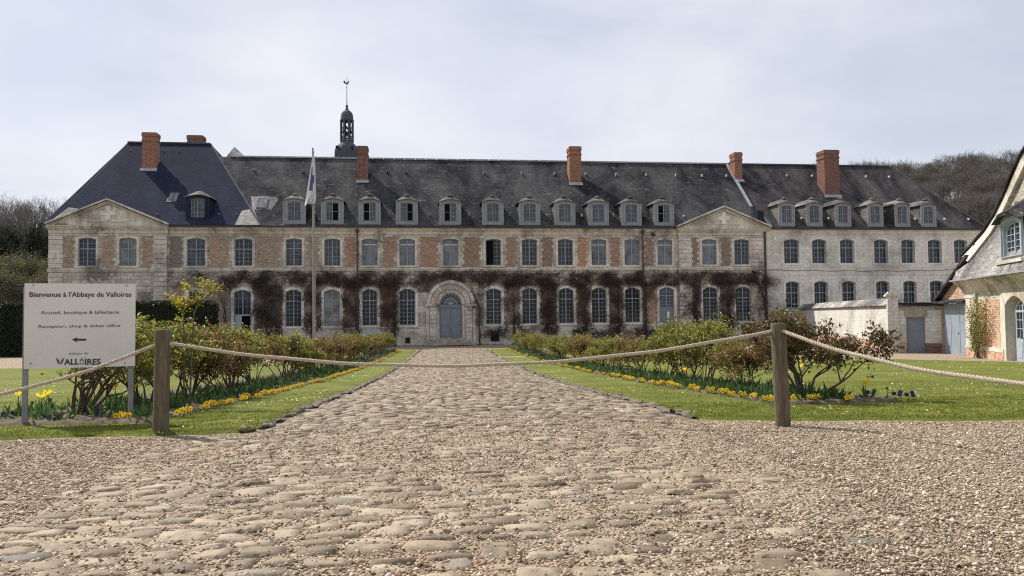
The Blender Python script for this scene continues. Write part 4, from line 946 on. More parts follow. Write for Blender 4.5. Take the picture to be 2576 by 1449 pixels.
church = wroot('church_building', (ucx, TY, 0), 'grey lichened hipped roof peak rising just behind the abbey ridge', 'church')
t.build('roof', M_['slate_light'], church); t = MB(); t.box(wx0_, wx1_, TY-1.7, TY+18, 0, zb_+.1); t.build('wall', M_['stone'], church)

# ------------------------------------------------------------------ pavilion, garage and garden wall on the right
TH = YAW
def cam2w(l, d, z=0): return np.array([d*math.sin(TH)+l*math.cos(TH), d*math.cos(TH)-l*math.sin(TH), z])
C0 = cam2w(23.7, 40); fdir = -cam2w(.264, .965); fdir /= np.linalg.norm(fdir); PRZ = math.atan2(fdir[1], fdir[0])
nleft = np.array([fdir[1], -fdir[0], 0]); 
if nleft[0] > 0: nleft = -nleft
def onF(x, y, off=0):      # photo pixel -> pavilion local (x, z) on the plane local y = off
    d = ray(x, y); p0 = C0-nleft*off; t = ((p0-CAM) @ nleft)/(d @ nleft); p = CAM+d*t; return float((p-C0) @ fdir), float(p[2])
pav = empty('pavilion_building', tuple(C0), 'cream stone pavilion with brick panels, flint gable and glazed door, at the right edge', 'building', rz=PRZ)
BL_ = 22.0
do = (5.75, 8.05, .5, 3.42, .42)
w = MB(); wall_mesh(w, 0, BL_, -.3, 3.9, 0, [do], .35); w.poly([(0, 0, -.3), (0, 9, -.3), (0, 9, 3.9), (0, 0, 3.9)]); w.poly([(BL_, 0, -.3), (BL_, 9, -.3), (BL_, 9, 3.9), (BL_, 0, 3.9)]); w.build('wall', M_['cream'], pav)
q = MB()
for a, b in ((-.02, .92), (1.05, 1.75)): q.box(a, b, -.09, .01, 1.0, 3.72)
q.box(-.06, 1.8, -.13, .01, .88, .997); q.box(-.05, 1.8, -.12, .01, 3.45, 3.6); q.build('corner_pilaster', M_['cream'], pav)
q = MB(); q.box(-.06, 5.5, -.10, .01, -.3, .875); q.box(8.4, BL_, -.10, .01, -.3, .875); q.build('plinth', M_['brick_side'], pav)
q = MB(); q.box(1.8, 5.5, -.12, .012, .88, 1.06); q.build('plinth_capping', M_['cream'], pav)
jag_panel(pav, 1.95, 4.9, 1.07, 3.3, 0, 'brick_side', rs, tooth=.06, rowh=.32); jag_panel(pav, 9.0, 12, 1.07, 3.3, 0, 'brick_side', rs, tooth=.06, rowh=.32)
surround(pav, do, 0, .55, .07, 'cream', sill=False)
fr = window(pav, (6.15, 7.9, .5, 3.3, .36), .22, rows=3, door=1.1, transom=2.75, trans_rows=2, fmat='frame_light', gmat='glass_dark', fw=.09)
q = MB(); q.box(6.2, 7.0, .20, .27, .52, 1.55); q.box(7.05, 7.85, .20, .27, .52, 1.55); q.box(6.3, 6.9, .185, .199, .7, 1.4); q.box(7.15, 7.75, .185, .199, .7, 1.4); q.build('door_leaf', M_['frame_light'], pav)
q = MB(); q.box(5.8, 8.0, .35, .37, .5, 3.4); q.build('door_backing', M_['frame'], pav)
# coved cornice
q = MB(); pr = [(0, 3.62), (-.06, 3.72), (-.10, 3.74), (-.12, 3.85), (-.22, 4.0), (-.40, 4.16), (-.52, 4.24), (-.55, 4.32), (0, 4.32)]
q.prism([(-.35, y, z) for y, z in pr], (BL_+.7, 0, 0)); q.prism([(-.02, .005, 3.6), (-.02, .8, 3.6), (-.5, .8, 4.31), (-.5, -.3, 4.31)], (.3, 0, 0)); q.build('cornice', M_['trim'], pav)
q = MB(); q.box(-.55, BL_+.4, -.66, -.52, 4.33, 4.40); q.build('gutter', M_['zinc'], pav)
# swept rake, slated skirt and flint gable
ysk = lambda z: min(.8, -.6+(z-4.36)*.52)
def onSk(x, y):
    z = 5
    for _ in range(12): s_, z = onF(x, y, ysk(z))
    return s_, ysk(z), z
outer = [onSk(*p) for p in ((2427, 645), (2450, 621), (2482, 585), (2508, 545), (2535, 490), (2556, 440), (2576, 395), (2600, 358))]
inner = [onSk(*p) for p in ((2440, 658), (2463, 630), (2498, 585), (2522, 545), (2548, 490), (2568, 447), (2588, 405), (2610, 375))]
apx = 11.5
q = MB()
for i in range(len(outer)-1):
    a, b, c, d_ = outer[i], outer[i+1], inner[i+1], inner[i]
    q.prism([(p[0], p[1]-.12, p[2]) for p in (a, b, c, d_)], (0, .35, 0))
q.build('raking_coping', M_['trim'], pav)
q = MB()
for i in range(len(outer)-1):
    a, b = outer[i], outer[i+1]; q.prism([(a[0]-.04, a[1]-.22, a[2]+.04), (b[0]-.04, b[1]-.22, b[2]+.04), (b[0]-.07, b[1]-.22, b[2]+.12), (a[0]-.07, a[1]-.22, a[2]+.12)], (0, 6, 0))
q.build('roof_verge', M_['slate_grey'], pav)
ztop = 7.3
low = [p for p in inner if p[2] < ztop]
q = MB(); y0s = -.6
poly = [(-.35, -.6, 4.38), (BL_, -.6, 4.38), (BL_, ysk(ztop), ztop), (low[-1][0]+.3, ysk(ztop), ztop)]+[(p[0], p[1], p[2]) for p in low[::-1]]+[(-.5, ysk(4.9), 4.9)]
for i in range(len(poly)-2): q.poly([poly[1], poly[i+2] if i+2 < len(poly) else poly[0], poly[(i+3) % len(poly)]])
q = MB(); q.poly([(p[0], ysk(p[2]), p[2]) for p in poly])
skr = q.build('slate_skirt', slate_mat('mansard_slate', (.20, .19, .185), (.34, .325, .31), (.09, .082, .082), .5, course=.3), pav)
q = MB(); zr = lambda s_: np.interp(s_, [p[0] for p in outer], [p[2] for p in outer])
top_ = [(p[0]+.05, .85, p[2]) for p in outer if p[2] > 6.0]; top_.append((apx, .85, top_[-1][2]+(apx-top_[-1][0])*.62))
mir = [(2*apx-p[0], .85, p[2]) for p in top_[:-1]][::-1]; q.poly([(top_[0][0], .85, 4.5)]+top_+mir+[(mir[-1][0], .85, 4.5)]); q.build('gable', M_['rubble'], pav)
q = MB(); tp = top_+mir
for a, b in zip(tp[:-1], tp[1:]): q.poly([(a[0], .8, a[2]+.1), (b[0], .8, b[2]+.1), (b[0], 9, b[2]+.1), (a[0], 9, a[2]+.1)])
q.build('roof', M_['slate_grey'], pav)
q = MB(); q.box(-.05, .25, -.46, -.16, 4.42, 4.85); q.build('kneeler_stone', M_['cream'], pav)
# iron ties on the coping
for px_, py_ in ((2486, 571), (2543, 497), (2447, 615)):
    s_, y_, z_ = onSk(px_+8, py_); q = MB(); q.box(s_-.25, s_+.25, y_-.17, y_-.13, z_-.03, z_+.03); q.build('iron_tie', M_['iron'], pav)
# skirt dormer
a = onF(2515, 660, -.25)[0]; dz0, dz1 = 4.95, 6.95; wdD = 3.15; xcD = a+wdD/2; yD = -.25
f = MB(); wo = (xcD-1.05, xcD+1.05, 5.15, 6.62, .2); topD = lambda x: 6.72+.30*(1-((x-xcD)/(wdD/2))**2)
wall_mesh(f, xcD-wdD/2+.25, xcD+wdD/2-.25, 4.98, 6.7, yD, [wo], .35, topf=topD); ring(f, outline((wo[0]-.22, wo[1]+.22, wo[2]-.05, wo[3]+.2, .26)), outline((wo[0]-.08, wo[1]+.08, wo[2]-.02, wo[3]+.08, .22)), yD-.07, yD+.005)
dmr = f.build('dormer', M_['frame_light'], pav)
f = MB(); f.box(xcD-wdD/2, xcD+wdD/2, yD-.2, yD+.3, 4.82, 4.96); f.build('dormer_sill', M_['cream'], dmr)
for s_ in (-1, 1):
    f = MB(); x = xcD+s_*(wdD/2-.27); f.poly([(x, yD+.01, 4.9), (x, yD+.01, 6.8), (x, 2.0, 6.9), (x, .8, 5.0)])
    f.build('dormer_cheek', M_['slate_grey'], dmr)
f = MB(); e0, e1 = xcD-wdD/2-.05, xcD+wdD/2+.05
f.poly([(e0, yD-.3, 6.62), (xcD-.6, yD-.35, 6.98), (xcD-.5, .6, 7.75), (e0-.1, .8, 6.75)]); f.poly([(xcD-.6, yD-.35, 6.98), (xcD+.6, yD-.35, 6.98), (xcD+.5, .6, 7.75), (xcD-.5, .6, 7.75)]); f.poly([(xcD+.6, yD-.35, 6.98), (e1, yD-.3, 6.62), (e1+.1, .8, 6.75), (xcD+.5, .6, 7.75)])
f.poly([(e0, yD-.3, 6.60), (xcD-.6, yD-.35, 6.96), (xcD+.6, yD-.35, 6.96), (e1, yD-.3, 6.60), (xcD+.6, yD-.33, 6.86), (xcD-.6, yD-.33, 6.86)])
f.poly([(xcD-.5, .6, 7.75), (xcD+.5, .6, 7.75), (xcD+.5, 3, 7.85), (xcD-.5, 3, 7.85)]); f.build('dormer_hood', M_['slate_grey'], dmr)
window(dmr, wo, yD+.12, rows=5, gmat='glass', fmat='frame_light', fw=.09, name='casement')
# garage with boarded doors and the brick gable above
gar = empty('garage_building', tuple(C0), 'lean-to shed with big blue-grey board doors under a brick gable', 'building', rz=PRZ)
q = MB(); q.poly([(-5.6, .1, 3.3), (.2, .1, 3.3), (1.0, .1, 5.6), (-5.5, .1, 3.42)]); q.box(-5.75, -5.3, .1, .5, .2, 3.3); q.build('wall', M_['brick_side'], gar)
q = MB(); q.box(-5.28, -.05, .25, .32, .35, 3.2)
for k in range(30): x = -5.28+.175*k; q.box(x, x+.012, .235, .249, .35, 3.2)
q.box(-3.95, -3.9, .22, .249, .5, 2.9); q.box(-2.3, -2.25, .22, .249, .5, 2.9); q.box(-3.90, -2.3, .22, .249, 2.85, 2.9); gd = q.build('garage_door', M_['frame_light'], gar)  # paler paint colour stands in for sunlight on the doors
q = MB(); q.box(-2.42, -2.36, .18, .219, 1.5, 1.62); q.build('handle', M_['iron'], gd)
q = MB(); q.prism([(-6.0, -.25, 3.22), (.1, -.25, 3.22), (.1, .35, 3.42), (-6.0, .35, 3.42)], (0, 0, .10)); q.build('eave', M_['slate_grey'], gar)
q = MB(); g0, g1 = onF(2361, 758, .0), onF(2441, 648, .0); rod(q, (g0[0], -.1, g0[1]), (g1[0], -.1, g1[1]), .3, .16); q.poly([(g0[0], 0, g0[1]+.12), (g1[0], 0, g1[1]+.12), (g1[0], 7, g1[1]+.12), (g0[0], 7, g0[1]+.12)]); q.build('roof', M_['slate_grey'], gar)

# garden wall: long whitewashed run, capped pillar, short return with a door
gwall = wroot('garden_wall', (28.5, 42.8, 0), 'whitewashed brick garden wall with tiled coping, capped pillar and grey door', 'wall')
A0 = np.array([28.35, 43.1]); gd_ = np.array([math.sin(rad(18.6)), math.cos(rad(18.6))]); Lw = 31.4
def TW(o_, d_, z0=0):
    n_ = np.array([d_[1], -d_[0]])
    return lambda s, t, z: (o_[0]+d_[0]*s+n_[0]*t, o_[1]+d_[1]*s+n_[1]*t, z)
# local: s along, t to the right (away from lawns)
T1 = TW(A0, gd_)
def wallseg(name, mat, s0, s1, t0, t1, z0, z1, T, par=gwall):
    m = MB(); m.box(s0, s1, t0, t1, z0, z1, T); return m.build(name, M_[mat], par)
wallseg('wall', 'whitewash', 0, Lw, 0, .4, .98, 3.02, T1); wallseg('wall_base', 'brick_side', 0, Lw, -.03, .41, 0, .977, T1); wallseg('wall_top_band', 'plaster', 0, Lw, -.06, .45, 3.023, 3.15, T1)
tm = MB(); rr_ = random.Random(5)
for k in range(4):
    s = 0
    while s < Lw:
        L = rr_.uniform(.25, .45); t0 = -.16+.11*k; z = 3.16+.10*k
        for sg in (1,): tm.prism([T1(s+.01, t0, z+rr_.uniform(-.012, .012)), T1(min(Lw, s+L), t0, z+rr_.uniform(-.012, .012)), T1(min(Lw, s+L), t0+.16, z+.13), T1(s+.01, t0+.16, z+.13)], (0, 0, .05))
        s += L
m2 = MB(); m2.box(0, Lw, .2, .62, 3.16, 3.5, T1)
tm.build('coping_tiles', M_['slate_light'], gwall); m2.build('coping_core', M_['plaster'], gwall)
dv = np.array([30.75, 41.75])-np.array([28.4, 42.85]); Ld = np.linalg.norm(dv); dv /= Ld; B0 = np.array([28.4, 42.85]); T2 = TW(B0, dv)   # t positive = toward camera side? n=(dy,-dx)
wallseg('pillar', 'whitewash', -.28, .30, -.34, .24, 0, 3.7, T2); m = MB(); m.box(-.40, .42, -.46, .36, 3.703, 3.80, T2); m.box(-.34, .36, -.40, .30, 3.803, 3.88, T2); m.box(-.24, .26, -.30, .20, 3.883, 3.98, T2); m.build('pillar_cap', M_['trim'], gwall)
dx0, dx1 = .72, 1.72
wallseg('return_wall', 'whitewash', .303, dx0, -.2, .12, .9, 2.85, T2); wallseg('return_wall', 'whitewash', dx1, Ld+.1, -.2, .12, .9, 2.85, T2); wallseg('return_wall', 'plaster', .303, Ld+.1, -.2, .12, 2.853, 3.1, T2); wallseg('lintel', 'plaster', dx0-.1, dx1+.1, -.19, .15, 2.45, 2.84, T2)
wallseg('wall_base', 'brick_side', .303, dx0, -.2, .13, 0, .897, T2); wallseg('wall_base', 'brick_dark', dx1, Ld+.1, -.2, .13, 0, .897, T2)
wallseg('door', 'door', dx0+.003, dx1-.003, -.1, .0, .3, 2.447, T2)
m = MB()
for k in range(5):
    for s in np.arange(.32, Ld, .3): m.box(s, s+.28, -.42+.12*k, -.30+.12*k+.05, 3.103+.07*min(k, 4-k), 3.16+.07*min(k, 4-k)+rr_.uniform(0, .03), T2)
m.build('coping_tiles', M_['slate_old'], gwall)

# ------------------------------------------------------------------ plants
def attach(parent, parts):     # parts: list of (name, mesh, mat, smooth)
    for nm, me, mt, sm in parts: link(nm, me, M_[mt] if mt else None, parent, sm)
def copy_thing(src, name, loc, rz, sc, label, group, cat=None):
    r = src.copy(); r.name = name; col.objects.link(r); r.location = loc; r.rotation_euler = (0, 0, rz); r.scale = sc if isinstance(sc, tuple) else (sc, sc, sc); r['label'] = label
    if group: r['group'] = group
    for ch in src.children:
        c = ch.copy(); col.objects.link(c); c.parent = r
        for g_ in ch.children:
            e_ = g_.copy(); col.objects.link(e_); e_.parent = c
    return r
def rose_data(seed, H=1.4, W=.75, nleaf=1500, ncane=6, lsize=.062, low=.38, thick=.024):
    r = np.random.default_rng(seed); S = []; tips = []
    def grow(p, d, rd, L, lv):
        n = 3; q = p
        for i in range(n):
            d2 = d+r.normal(0, .16, 3); d2[2] += .06; d2 /= np.linalg.norm(d2); q2 = q+d2*L/n; r2 = rd*(1-.14*(i+1))
            S.append((*q, *q2, rd*(1-.14*i), r2)); 
            if lv >= 1 and q2[2] > low*H: tips.append((q2, d2))
            q, d = q2, d2
        if lv < 3:
            for k in range(r.integers(2, 4) if lv else r.integers(3, 5)):
                d3 = d+r.normal(0, .55, 3); d3[2] = abs(d3[2])*.9+.15; d3 /= np.linalg.norm(d3)
                grow(q, d3, rd*.52, L*r.uniform(.5, .8), lv+1)
        else: tips.append((q, d)); tips.append((q, d))
    for k in range(ncane):
        a = r.uniform(0, 2*math.pi); tl = r.uniform(.1, .6)*W
        d = np.array([math.cos(a)*tl, math.sin(a)*tl, .75]); d /= np.linalg.norm(d)
        grow(np.array([math.cos(a)*.05, math.sin(a)*.05, -.08]), d, thick*r.uniform(.6, 1.15), H*r.uniform(.34, .48), 0)
    S = np.array(S); zmax = S[:, 5].max(); k = H/zmax; S[:, [2, 5]] *= k
    P = np.array([t[0] for t in tips]); D = np.array([t[1] for t in tips]); P[:, 2] *= k
    hr = np.linalg.norm(S[:, 3:5], axis=1); lim = W*1.15
    ix = r.integers(0, len(P), nleaf//4); w8 = P[ix, 2]
    keep = r.random(len(ix)) < np.clip((w8/H-low)/.25, .12, 1); ix = ix[keep]
    base = P[ix]+r.normal(0, .07, (len(ix), 3)); C = np.repeat(base, 5, 0)+r.normal(0, .035, (len(ix)*5, 3))
    dd = np.repeat(rnd_dirs(r, len(ix), .1), 5, 0)+r.normal(0, .5, (len(C), 3)); dd[:, 2] -= .25
    Nn = rnd_dirs(r, len(C), 1.1); V, F = leaf_arrays(C, dd, Nn, lsize*r.uniform(.6, 1.25, len(C)), .62, .3)
    return S, V, F
def make_rose(name, seed, mat, label, group=None, loc=(0, 0, 0), rz=0, **k):
    t = empty(name, loc, label, 'rose bush', group, rz); S, V, F = rose_data(seed, **k); SV_, SF = seg_arrays(S, 5)
    attach(t, [('stems', np_mesh('stems', SV_, SF), 'bark', True), ('foliage', np_mesh('foliage', V, F), mat, False)]); return t
def G3(u, v, dz=.06): x, y = uv2xy(u, v); return (float(x), float(y), float(gh(x, y))+dz)
GL, GRt = 'rose bushes in the bed left of the path', 'rose bushes in the bed right of the path'
make_rose('rose_bush', 11, 'leaf_green', 'leafy rose bush growing behind the welcome sign, its bare trunk under the panel', GL, G3(-5.3, 11.5), W=.9, H=1.42, nleaf=5200, ncane=8, thick=.040, low=.48)
[o for o in bpy.data.objects if o.name == 'rose_bush'][0].scale = (1.1, .5, 1)
make_rose('rose_bush', 12, 'leaf_bronze', 'broad bronze-leaved rose bush standing alone at the end of the right bed', GRt, G3(5.65, 11.9), W=1.15, H=1.36, nleaf=12000, ncane=8, thick=.030, low=.42)
protos = [('leaf_green', 21, 1.45), ('leaf_mix', 22, 1.35), ('leaf_green', 23, 1.4), ('leaf_bronze', 24, 1.3), ('leaf_mix', 25, 1.5), ('leaf_green', 26, 1.45)]
PR = [make_rose('rose_bush', s_, m_, 'x', None, (0, 0, 0), W=.85, H=h_, nleaf=5200, ncane=8, low=.26, lsize=.066) for m_, s_, h_ in protos]
used = set(); rnd = random.Random(11)
adj = {'leaf_green': 'green', 'leaf_mix': 'green and red tinged', 'leaf_bronze': 'bronze-leaved'}
def put_rose(k, u, v, sc, label, group):
    p = PR[k]; rz = rnd.uniform(0, 6.28)
    if k not in used: used.add(k); p.location = G3(u, v); p.rotation_euler = (0, 0, rz); p.scale = (sc, sc, sc); p['label'] = label; p['group'] = group; return
    copy_thing(p, 'rose_bush', G3(u, v), rz, (sc*rnd.uniform(.92, 1.1), sc*rnd.uniform(.92, 1.1), sc), label, group)
ordn = ['first', 'second', 'third', 'fourth', 'fifth', 'sixth', 'seventh', 'eighth', 'ninth', 'tenth', 'eleventh', 'twelfth', 'thirteenth', 'fourteenth', 'fifteenth', 'sixteenth', 'seventeenth', 'eighteenth', 'nineteenth', 'twentieth', 'twenty-first', 'twenty-second', 'twenty-third', 'twenty-fourth', 'twenty-fifth', 'twenty-sixth', 'twenty-seventh', 'twenty-eighth']
kl = [0, 2, 1, 3, 5, 4, 0, 2, 3, 1, 3, 4, 1, 5, 3, 1, 2, 4, 0, 5, 2, 0, 5, 2]
vL = [13.2, 14.5, 15.9, 17.3, 19.3, 21.4, 23.6, 25.8, 28.0, 30.2, 32.4, 34.8, 37.2, 39.6, 42, 44.6, 49.4, 51.5, 54, 56.5, 59]
for i, v in enumerate(vL):
    k = kl[i]; put_rose(k, -4.95+rnd.uniform(-.35, .25), v, rnd.uniform(.95, 1.05)*(1.1 if i < 3 else 1.0), '%s rose bush, %s beyond the welcome sign in the left bed' % (adj[protos[k][0]], ordn[i]), GL)
kr = [1, 0, 5, 2, 4, 0, 2, 1, 5, 2, 0, 3, 5, 0, 2, 1, 0, 2, 5, 1]
vR = [14.2, 16.6, 18.2, 20.6, 23.2, 25.8, 28.4, 31.0, 33.8, 36.8, 39.6, 42.2, 44.8, 49.4, 51.5, 54, 56.5, 59, 61]
for i, v in enumerate(vR):
    k = kr[i]; put_rose(k, 5.75+rnd.uniform(-.25, .25), v, rnd.uniform(.84, .98)*(1.12 if i in (1, 2) else 1 if i != 0 else .80), '%s rose bush, %s behind the bronze bush in the right bed' % (adj[protos[k][0]], ordn[i]), GRt)
# tall yellow-leaved shoot
def young():
    r = np.random.default_rng(4); u, v = xy2uv(*atY(478, 840, 12.9)[:2]); base = np.array(G3(u, v, .05)); t = empty('young_tree', tuple(base), 'slim young tree with yellow-green leaves rising above the left rose bushes', 'young tree')
    S = []; C = []; D = []
    Y0 = base[1]
    def P(x, y): p = atY(x, y, Y0); return np.array(p)-base
    A = np.array([0, 0, 0.]); st_ = [(A, P(488, 790), .017), (P(488, 790), P(497, 765), .015), (P(497, 765), P(540, 728), .014), (P(497, 765), P(470, 722), .014), (P(470, 722), P(455, 712), .008), (P(497, 765), P(520, 712), .012), (P(520, 712), P(545, 712), .007), (P(520, 712), P(500, 706), .007), (P(540, 728), P(556, 726), .007), (P(540, 728), P(520, 745), .008),
        (np.array([-.1, .05, 0]), P(462, 790), .014), (P(462, 790), P(460, 770), .010), (P(460, 770), P(440, 752), .007), (P(460, 770), P(485, 752), .007), (P(440, 752), P(426, 742), .005), (P(440, 752), P(452, 768), .006), (P(485, 752), P(505, 757), .006), (P(470, 722), P(486, 738), .006)]
    for a, b, rr in st_:
        m = a+(b-a)*.5+r.normal(0, .012, 3); S += [(*a, *m, rr, rr*.8), (*m, *b, rr*.8, rr*.6)]
        if rr < .0135:
            nl_ = int(np.linalg.norm(b-a)*190)+14
            tt = r.random(nl_)[:, None]; c_ = a+(b-a)*tt+r.normal(0, .035, (nl_, 3))+np.array([0, 0, .01]); C.append(c_); dd = r.normal(0, 1, (nl_, 3)); dd[:, 2] = dd[:, 2]*.3-.1; D.append(dd)
    C = np.concatenate(C); C[:, 1] += r.normal(0, .12, len(C)); D = np.concatenate(D); V, F = leaf_arrays(C, D, rnd_dirs(r, len(C), 1.6), r.uniform(.04, .07, len(C)), .6, .2)
    SV_, SF = seg_arrays(np.array(S), 6); attach(t, [('trunk', np_mesh('trunk', SV_, SF), 'bark_green', True), ('foliage', np_mesh('foliage', V, F), 'leaf_yellow', False)])
young()
# tulip leaves filling the beds
def tulip_foliage():
    r = np.random.default_rng(9); C = []; D = []; SZ = []
    for (u0, u1, v0, v1, n) in ((4.95, 6.5, 11.2, 16, 1500), (4.95, 6.4, 16, 36, 3400), (4.7, 6.2, 36, 45.8, 1200), (4.7, 6.2, 48.9, 61, 1300), (-6.4, -3.95, 10.4, 15, 1500), (-5.6, -3.95, 15, 34, 3600), (-5.6, -3.95, 34, 46, 1300), (-5.6, -3.95, 48.8, 61, 1300)):
        nc = int(n//5*.6); u = u0+(u1-u0)*r.random(nc)**(1.3 if u0 > 0 else .8); v = r.uniform(v0, v1, nc)
        if v0 < 12: u, v = u[:int(nc)], v
        for _ in range(5):
            x, y = uv2xy(u+r.normal(0, .04, nc), v+r.normal(0, .04, nc)); C.append(np.stack([x, y, gh(x, y)+.07], 1)); d = rnd_dirs(r, nc, 1.6); D.append(d); SZ.append(r.uniform(.13, .29, nc))
    C = np.concatenate(C); D = np.concatenate(D); SZ = np.concatenate(SZ); Nn = np.cross(D, rnd_dirs(r, len(D)))
    V, F = leaf_arrays(C, D, Nn, SZ, .17, .12); tag(link('tulip_foliage', np_mesh('tulip_foliage', V, F), M_['leaf_tulip']), 'dense upright green tulip leaves under the roses', 'foliage', None, 'stuff')
tulip_foliage()
# pansies
def pansy(mat):
    r = np.random.default_rng(3 if mat == 'petal_yellow' else 8); t = empty('pansy_plant', (0, 0, 0), 'x', 'pansy'); f = MB(); e_ = MB(); C = []; D = []
    for q in range(4):
        a = 1.57*q+r.uniform(0, 1); c = np.array([math.cos(a)*.06, math.sin(a)*.05, .10+r.uniform(-.015, .03)]); nrm = np.array([r.normal(0, .35), -1, .55+r.normal(0, .2)]); nrm /= np.linalg.norm(nrm)
        e1 = np.cross((0, 0, 1), nrm); e1 /= np.linalg.norm(e1); e2 = np.cross(nrm, e1)
        for k in range(5):
            b = math.pi/2+2*math.pi*k/5; pc = c+(e1*math.cos(b)+e2*math.sin(b))*.020; P = []
            for m in range(7): g_ = 2*math.pi*m/7; P.append(pc+(e1*math.cos(g_)+e2*math.sin(g_))*.021+nrm*.006*math.sin(g_*2))
            f.poly([tuple(p+nrm*.001*k) for p in P])
        e_.poly([tuple(c+nrm*.012+(e1*math.cos(g_)+e2*(math.sin(g_)-.3))*.010) for g_ in np.linspace(0, 2*math.pi, 7)[:-1]])
    fo = f.build('flowers', M_[mat], t); e_.build('flower_eyes', M_['pansy_eye'], fo)
    n = 26; C = r.normal(0, .05, (n, 3)); C[:, 2] = np.abs(C[:, 2])*.8+.01; V, F = leaf_arrays(C, rnd_dirs(r, n, .5), rnd_dirs(r, n, 1), r.uniform(.03, .055, n), .5, .2); attach(t, [('leaves', np_mesh('leaves', V, F), 'leaf_tulip', False)])
    return t
PY, PPu = pansy('petal_yellow'), pansy('petal_purple'); first = {'y': True, 'p': True}
def put_pansy(kind, u, v, label, group, sc=1.0):
    src = PY if kind == 'y' else PPu; loc = G3(u, v, .05); rz = rnd.uniform(-.5, .5)-.04*u*0
    if first[kind]: first[kind] = False; src.location = loc; src.rotation_euler = (0, 0, rz); src.scale = (sc,)*3; src['label'] = label; src['group'] = group
    else: copy_thing(src, 'pansy_plant', loc, rz, sc, label, group)
v = 11.2
while v < 61.5:
    if not 46 < v < 48.6 and rnd.random() < .8: put_pansy('y', (4.86 if v < 36 else 4.66)+rnd.uniform(-.05, .06), v, 'yellow pansy in the edging line along the right bed', 'yellow pansies edging the right bed', rnd.uniform(.75, 1.1))
    v += .40 if v < 36 else .6
v = 10.5
while v < 61.5:
    if not 46 < v < 48.6 and rnd.random() < .80: put_pansy('y', -3.72+rnd.uniform(-.06, .05), v, 'yellow pansy in the edging line along the left bed', 'yellow pansies edging the left bed', rnd.uniform(.75, 1.1))
    v += .42 if v < 34 else .6
def guv(px_, py_): p = groundpix(px_, py_); return xy2uv(p[0], p[1])
for px_, py_, kd in ((18, 1069, 'p'), (48, 1066, 'p'), (125, 1074, 'p'), (148, 1075, 'p'), (235, 1066, 'p'), (300, 1070, 'y'), (315, 1071, 'y'), (345, 1064, 'y'), (2000, 1022, 'y'), (2035, 1022, 'y'), (2055, 1020, 'y'), (2135, 1023, 'y'), (2192, 1010, 'p'), (2258, 1014, 'p'), (2290, 1017, 'p')):
    u, v = guv(px_, py_); nm = 'purple' if kd == 'p' else 'yellow'; sd_ = 'left' if px_ < 1000 else 'right'
    put_pansy(kd, u, v, '%s pansy across the front end of the %s bed' % (nm, sd_), '%s pansies at the front of the %s bed' % (nm, sd_), .95)
# tulips
def tulip(px_, py_, base_py, label, openf=1.0, col_='petal_yellow', bud=False):
    b = groundpix(px_, base_py); top = atY(px_, py_, b[1]); H = max(.2, float(top[2]-b[2])); t = empty('tulip', tuple(b), label, 'tulip', 'tulips standing in the beds'); r = np.random.default_rng(int(px_))
    S = [(0, 0, 0, .01, 0, H*.5, .006, .006), (.01, 0, H*.5, 0, 0, H, .006, .005)]; SV_, SF = seg_arrays(np.array(S), 5); attach(t, [('stem', np_mesh('stem', SV_, SF), 'leaf_tulip', True)])
    f = MB(); sz = .075 if not bud else .05
    for k in range(6):
        a = math.pi/3*k+.3; sp = (.45*openf if k % 2 else .62*openf) if not bud else .22; c_, s_ = math.cos(a), math.sin(a); px2, py2 = -s_, c_
        pts = [(0, 0, H)] ; w_ = .028 if not bud else .018
        m1 = (c_*sz*sp*.8, s_*sz*sp*.8, H+sz*.45); tp_ = (c_*sz*sp*1.2, s_*sz*sp*1.2, H+sz*1.05)
        f.poly([(0, 0, H), (m1[0]+px2*w_, m1[1]+py2*w_, m1[2]), tp_]); f.poly([(0, 0, H), tp_, (m1[0]-px2*w_, m1[1]-py2*w_, m1[2])])
    f.build('petals', M_[col_ if not bud else 'leaf_tulip'], t)
    l = MB()
    for k in range(3):
        a = r.uniform(0, 6.28); c_, s_ = math.cos(a), math.sin(a); h = H*r.uniform(.45, .7); w_ = .022; q1 = (c_*.05, s_*.05, h*.5); q2 = (c_*.12, s_*.12, h)
        l.poly([(0, 0, 0), (q1[0]-s_*w_, q1[1]+c_*w_, q1[2]), q2]); l.poly([(0, 0, 0), q2, (q1[0]+s_*w_, q1[1]-c_*w_, q1[2])])
    l.build('leaves', M_['leaf_tulip'], t)
for px_, py_, by, lab, kw in ((45, 996, 1066, 'yellow tulip leaning beside the sign\'s left leg', {}), (104, 1000, 1066, 'wide open yellow tulip just right of the sign\'s left leg', dict(openf=1.9)), (120, 992, 1062, 'yellow tulip behind the wide open one', dict(openf=1.4)), (81, 1018, 1068, 'green tulip bud nearest the sign\'s left leg', dict(bud=True)), (127, 1010, 1066, 'green tulip bud right of the open yellow tulips', dict(bud=True)), (236, 978, 1050, 'yellow tulip between the stems of the rose behind the sign', {}), (290, 975, 1045, 'small yellow tulip under the sign beside its right leg', {}), (341, 975, 1040, 'yellow tulip between the sign and the left rope post', {}),
    (1723, 933, 985, 'yellow tulip in the right bed left of the rope post, farther one', {}), (1866, 930, 990, 'yellow tulip in the right bed just left of the rope post', {}), (2178, 968, 1018, 'yellow tulip at the right foot of the broad bronze rose bush', {}), (2232, 985, 1012, 'green tulip bud right of the broad bronze rose bush', dict(bud=True)), (2016, 925, 990, 'yellow tulip showing behind the right rope post', {})):
    tulip(px_, py_, by, lab, **kw)

